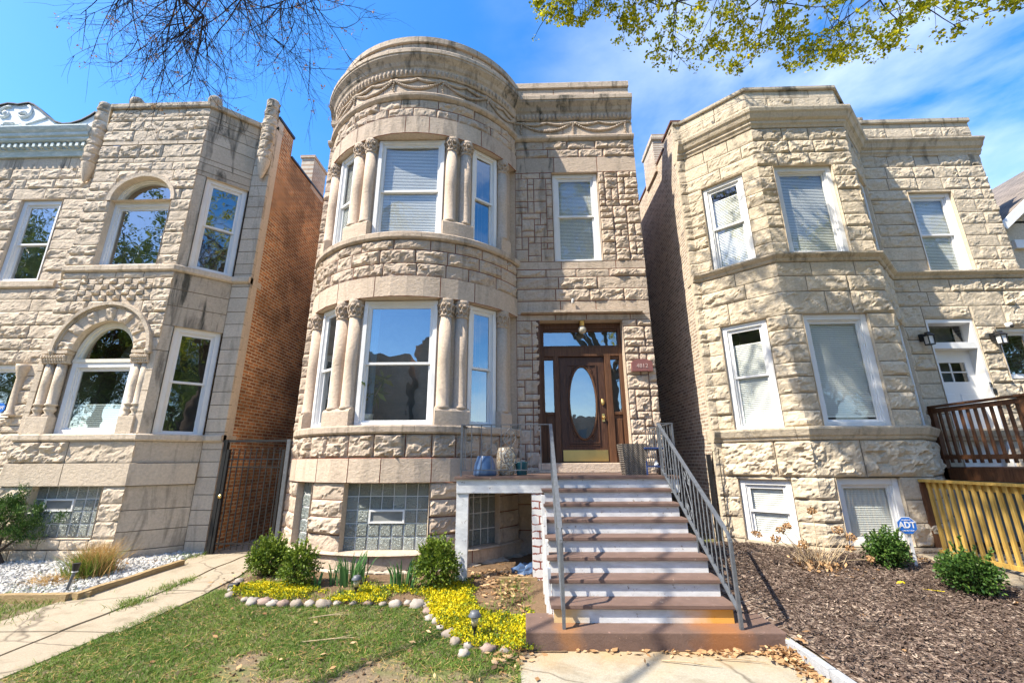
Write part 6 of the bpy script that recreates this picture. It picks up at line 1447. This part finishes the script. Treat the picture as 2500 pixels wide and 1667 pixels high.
# potted plant and curtain-side items inside the front window
e = empty('house_plant', (-2.85, 7.72, 2.45), 'leafy potted house plant standing inside the large lower bow window', 'house plant')
b = MB(); b.lathe((-2.83, 7.74, 2.46), [(.09, 0), (.11, .15), (.115, .17), (0, .17)], 18); b.build('pot', M['plastic'], e, smooth=True)
b = MB(); b.tube([(-2.84, 7.8, 2.6), (-2.86, 7.8, 2.9), (-2.78, 7.82, 3.2)], .012, 6); b.tube([(-2.82, 7.8, 2.6), (-2.74, 7.8, 2.95), (-2.6, 7.82, 3.28)], .010, 6); b.build('stem', M['drystem'], e)
A = []
for c in ((-2.78, 7.82, 3.3), (-2.6, 7.82, 3.3), (-2.72, 7.82, 3.05), (-2.85, 7.8, 3.15)):
    d = nrg.normal(size=(14, 3)); d[:, 2] -= .5; d /= np.linalg.norm(d, axis=1)[:, None]; A.append(leaves(np.tile(np.array(c), (14, 1)), .26, .28, dirs=d*1.6))
np_mesh('foliage', np.concatenate(A), M['box'], e)

# ------------------------------------------------------------------ street trees reaching over the view
def limb(mb, pts, r0, r1, n=8):
    """smooth curve through pts"""
    P = [Vector(p) for p in pts]; out = []
    for i in range(len(P)-1):
        a, b_, c, d = P[max(0, i-1)], P[i], P[i+1], P[min(len(P)-1, i+2)]
        for k in range(5):
            t = k/5; out.append(.5*((2*b_)+(c-a)*t+(2*a-5*b_+4*c-d)*t*t+(3*b_-a-3*c+d)*t**3))
    out.append(P[-1]); m = len(out); mb.tube(out, [r0+(r1-r0)*i/(m-1) for i in range(m)], n, caps=False); return out
def twig(mb, p, d, L, r, depth, droop, tips, spread=.6, kids=(2, 4), stop=None):
    p = Vector(p); d = Vector(d).normalized(); pts = [p]; n = max(4, int(L/.10)); bend = Vector((rng.gauss(0, 1), rng.gauss(0, 1), rng.gauss(0, 1)))*.05
    for i in range(n):
        d = (d+bend+Vector((rng.gauss(0, .05), rng.gauss(0, .05), rng.gauss(0, .05)-droop*.03))).normalized(); q = pts[-1]+d*(L/n)
        if stop and stop(q): break
        pts.append(q)
    if len(pts) < 2: return
    mb.tube(pts, [r*(1-.65*i/(len(pts)-1)) for i in range(len(pts))], 4 if r < .012 else 5, caps=False)
    if depth == 0 or len(pts) < 3:
        tips.append((pts[-1], d))
        if len(pts) > 3: tips.append((pts[len(pts)//2], d))
    if depth > 0:
        for k in range(rng.randint(*kids)):
            i = rng.randint(max(1, len(pts)//5), len(pts)-1); dd = (pts[i]-pts[i-1]).normalized(); s_ = Vector((rng.gauss(0, 1), rng.gauss(0, 1), rng.gauss(0, .8))); s_ -= dd*s_.dot(dd); s_ = s_.normalized() if s_.length > .01 else Vector((1, 0, 0))
            twig(mb, pts[i], dd*(1-spread*.4)+s_*spread, L*rng.uniform(.45, .75), r*.58, depth-1, droop, tips, spread, kids, stop)
        tips.append((pts[-1], d))
# bare tree on the left: trunk behind the viewer, boughs arching over
tb = empty('bare_tree', (-9.6, -3.2, 0), 'bare leafless street tree whose fine drooping twigs hang into the sky at upper left', 'tree', 'street trees in front of the houses')
b = MB(); limb(b, [(-9.6, -3.2, -.1), (-9.6, -3.15, 1.5), (-9.5, -3.0, 4.2), (-9.3, -2.5, 6.2)], .26, .15, 12); b.build('trunk', M['bark'], tb, smooth=True)
b = MB(); ends = []; bows = [[(-9.3, -2.5, 6.2), (-7.8, -.2, 8.2), (-5.7, 2.6, 9.1), (-4.15, 4.7, 8.6)], [(-9.3, -2.5, 6.2), (-8.4, .3, 8.0), (-6.6, 3.0, 9.0), (-4.9, 4.9, 8.5)], [(-9.3, -2.5, 6.2), (-7.2, -.8, 8.4), (-5.0, 2.2, 9.5), (-3.35, 4.8, 8.9)]]
tl = []
for q in bows: tl.append(limb(b, q, .06, .014, 8))
b.build('limb', M['bark'], tb, smooth=True)
b = MB(); tips = []; 
for li, L_ in enumerate(tl[:3]):
    for k in range(22):
        i = rng.randint(len(L_)*5//6, len(L_)-1); p = L_[i]; d = Vector((rng.gauss(0, .42), rng.gauss(.2, .25), -.8))
        twig(b, p, d, rng.uniform(.75, 1.35), .0105, 3, .5, tips, .55, (2, 4))
for L_ in tl[3:]:
    for k in range(8): twig(b, L_[rng.randint(len(L_)//2, len(L_)-1)], Vector((rng.gauss(0, .6), rng.gauss(0, .6), .3)), 2.0, .02, 2, .3, tips, .6, (2, 4))
b.build('twigs', M['twig'], tb)
A = []
for p, d in tips:
    if rng.random() < .04: A.append(leaves(np.array(p)+nrg.normal(0, .02, (7, 3)), .03, .6))
np_mesh('seed_clusters', np.concatenate(A), M['dry'], tb)
# budding tree on the right
tg = empty('budding_tree', (4.4, -2.6, 0), 'street tree with yellow-green spring buds reaching into the sky at upper right', 'tree', 'street trees in front of the houses')
b = MB(); limb(b, [(4.4, -2.6, -.1), (4.4, -2.55, 1.5), (4.3, -2.3, 4.0), (4.2, -1.9, 5.4)], .30, .2, 12); b.build('trunk', M['bark'], tg, smooth=True)
bows = [[(4.2, -1.9, 5.4), (4.4, .2, 7.4), (4.3, 2.9, 8.9), (4.1, 5.4, 9.1)], [(4.2, -1.9, 5.4), (5.2, .1, 7.3), (5.8, 2.8, 8.7), (5.7, 5.2, 8.9)], [(4.2, -1.9, 5.4), (2.9, .3, 7.7), (2.6, 3.2, 9.1), (2.7, 5.5, 9.3)], [(4.2, -1.9, 5.4), (1.9, .2, 8.2), (1.0, 3.0, 9.6), (1.0, 5.3, 9.7)], [(4.2, -1.9, 5.4), (1.0, .2, 8.8), (-.4, 3.0, 10.6), (-.6, 5.6, 10.9)], [(4.2, -1.9, 5.4), (6.4, -.6, 7.8), (8.0, 1.6, 9.2)], [(4.2, -1.9, 5.4), (3.6, -1.0, 9), (2.6, 2.8, 12.2), (2.0, 5.4, 13.2)], [(4.2, -1.9, 5.4), (2.2, .2, 9), (.9, 3.4, 11.0), (.3, 5.3, 11.8)], [(4.2, -1.9, 5.4), (1.6, .4, 9.2), (-.2, 3.2, 12.2), (-.6, 4.9, 13.6)], [(4.2, -1.9, 5.4), (5.2, -3.8, 8.5), (5.8, -5, 10.5)]]
b = MB(); tl = [limb(b, q, .085, .014, 8) for q in bows]; b.build('limb', M['bark'], tg, smooth=True)
def too_low(q):
    # the crown's lower surface: lowest over the lawn in the middle, rising to both sides
    if q.y < 2.6: return q.z < 5
    lo = 7.42+.9*(q.y-5)+1.0*smst(2.1, 1.6, q.x)+1.6*smst(.45, -.1, q.x)+1.1*smst(5.6, 7.2, q.x)+.32*noise.noise(Vector((q.x*1.5, q.y*.8, 3)))
    return q.z < lo
b = MB(); tips = []; 
for li, L_ in enumerate(tl):
    far = li in (5, 7, 9); dense = li in (4, 5, 6, 7)
    for k in range(24 if not dense else 13 if li in (4, 6) else 12):
        i = rng.randint(len(L_)//2, len(L_)-1); p = L_[i]; d = Vector((rng.gauss(0, .8), rng.gauss(.1, .6), rng.gauss(-.35, .5)))
        tt = [] if dense else tips
        twig(b, p, d, rng.uniform(.8, 1.6)*(1.3 if dense else 1), .034 if dense else .012, 3 if not far else 2, .45, tt, .7, (2, 4), None if far else too_low)
        if dense: tips += [q for q in tt if rng.random() < .17]
b.build('twigs', M['twig'], tg)
C = np.array([tuple(p) for p, d in tips])
if len(C) > 13000: C = C[nrg.permutation(len(C))[:13000]]
A = []; at = []
C = C[nrg.random(len(C)) < .92]
for _ in range(11):
    A.append(leaves(C+nrg.normal(0, .026, C.shape), .05, .75)); at.append(np.clip(np.repeat(.5, len(C))+.28*nrg.normal(size=len(C)), 0, 1))
np_mesh('foliage', np.concatenate(A), M['bud'], tg, attr=np.concatenate(at))
# leafy trees across the street (seen in the panes)
e0 = empty('street_tree', (0, -13, 0), 'leafy green tree across the street, reflected in the window panes', 'tree', 'trees across the street')
b = MB(); limb(b, [(0, -13, -.1), (.1, -13, 2.5), (0, -12.8, 5)], .24, .16, 8); b.build('trunk', M['bark'], e0)
b = MB(); tips = []
for k in range(9):
    a = k*.7; L_ = limb(b, [(0, -12.8, 4.2+.1*k), (1.1*math.cos(a), -12.8+1.1*math.sin(a), 6+.2*k), (2.6*math.cos(a), -12.8+2.6*math.sin(a), 7.6+.35*k)], .09, .03, 6)
    for q in range(7): twig(b, L_[rng.randint(4, len(L_)-1)], Vector((math.cos(a)+rng.gauss(0, .6), math.sin(a)+rng.gauss(0, .6), rng.gauss(.1, .5))), 1.8, .02, 2, .3, tips, .7, (2, 4))
b.build('limb', M['bark'], e0)
C = np.array([tuple(p) for p, d in tips]); A = [leaves(C+nrg.normal(0, .2, C.shape), .12, .7) for _ in range(22)]; np_mesh('foliage', np.concatenate(A), M['box'], e0)
for k, (x, y, s_) in enumerate(((-30, 1.5, 1.), (-22, -2, 1.1), (-17.5, 1, .95), (-38, -1, 1.2), (13.5, 0, .9), (19, 1.5, 1.), (25, -1, 1.15), (34, 0, 1.2))):
    c = e0.copy(); col.objects.link(c); c.location = (x, -13+y, 0); c.rotation_euler.z = k*1.3; c.scale = (s_, s_, s_)
    for ch in list(e0.children): q = ch.copy(); col.objects.link(q); q.parent = c; q.matrix_parent_inverse = ch.matrix_parent_inverse.copy()
e0.location.x = 42
for k, (x, y, s_) in enumerate(((-20, -12, 1.5), (-27.5, -11, 1.65), (-36, -11.5, 1.7), (13.5, -12, 1.4), (21, -11, 1.6), (29, -12, 1.6))):
    c = e0.copy(); col.objects.link(c); c.location = (x, y, 0); c.rotation_euler.z = k*1.7; c.scale = (s_, s_, s_)
    c['label'] = 'tall leafy tree beyond the street, reflected in the window panes'; c['group'] = 'tall trees beyond the street'
    for ch in list(e0.children): q = ch.copy(); col.objects.link(q); q.parent = c; q.matrix_parent_inverse = ch.matrix_parent_inverse.copy()
# terrace across the street (seen in the panes only)
e = empty('street_terrace', (0, -22, 0), 'dark row of houses across the street, reflected in the glass of the front door', 'houses')
b = MB()
for k, h in enumerate((11.2, 10.6, 11.4, 5.4, 5.6, 5.2)):
    x = -24+8*k; b.box(x, x+7.4, -30, -20, 0, h); b.box(x+.5, x+3.5, -20, -19, 0, h+.3)
b.build('wall', M['br_plain'], e)
b = MB()
for k in range(6):
    for z_ in (2.6,):
        for dx in (1.2, 4.6, 6): b.box(-24+8*k+dx, -24+8*k+dx+.9, -18.97 if dx < 3 else -19.97, -18.93 if dx < 3 else -19.93, z_, z_+1.8)
b.build('window', M['greypanel'], e)
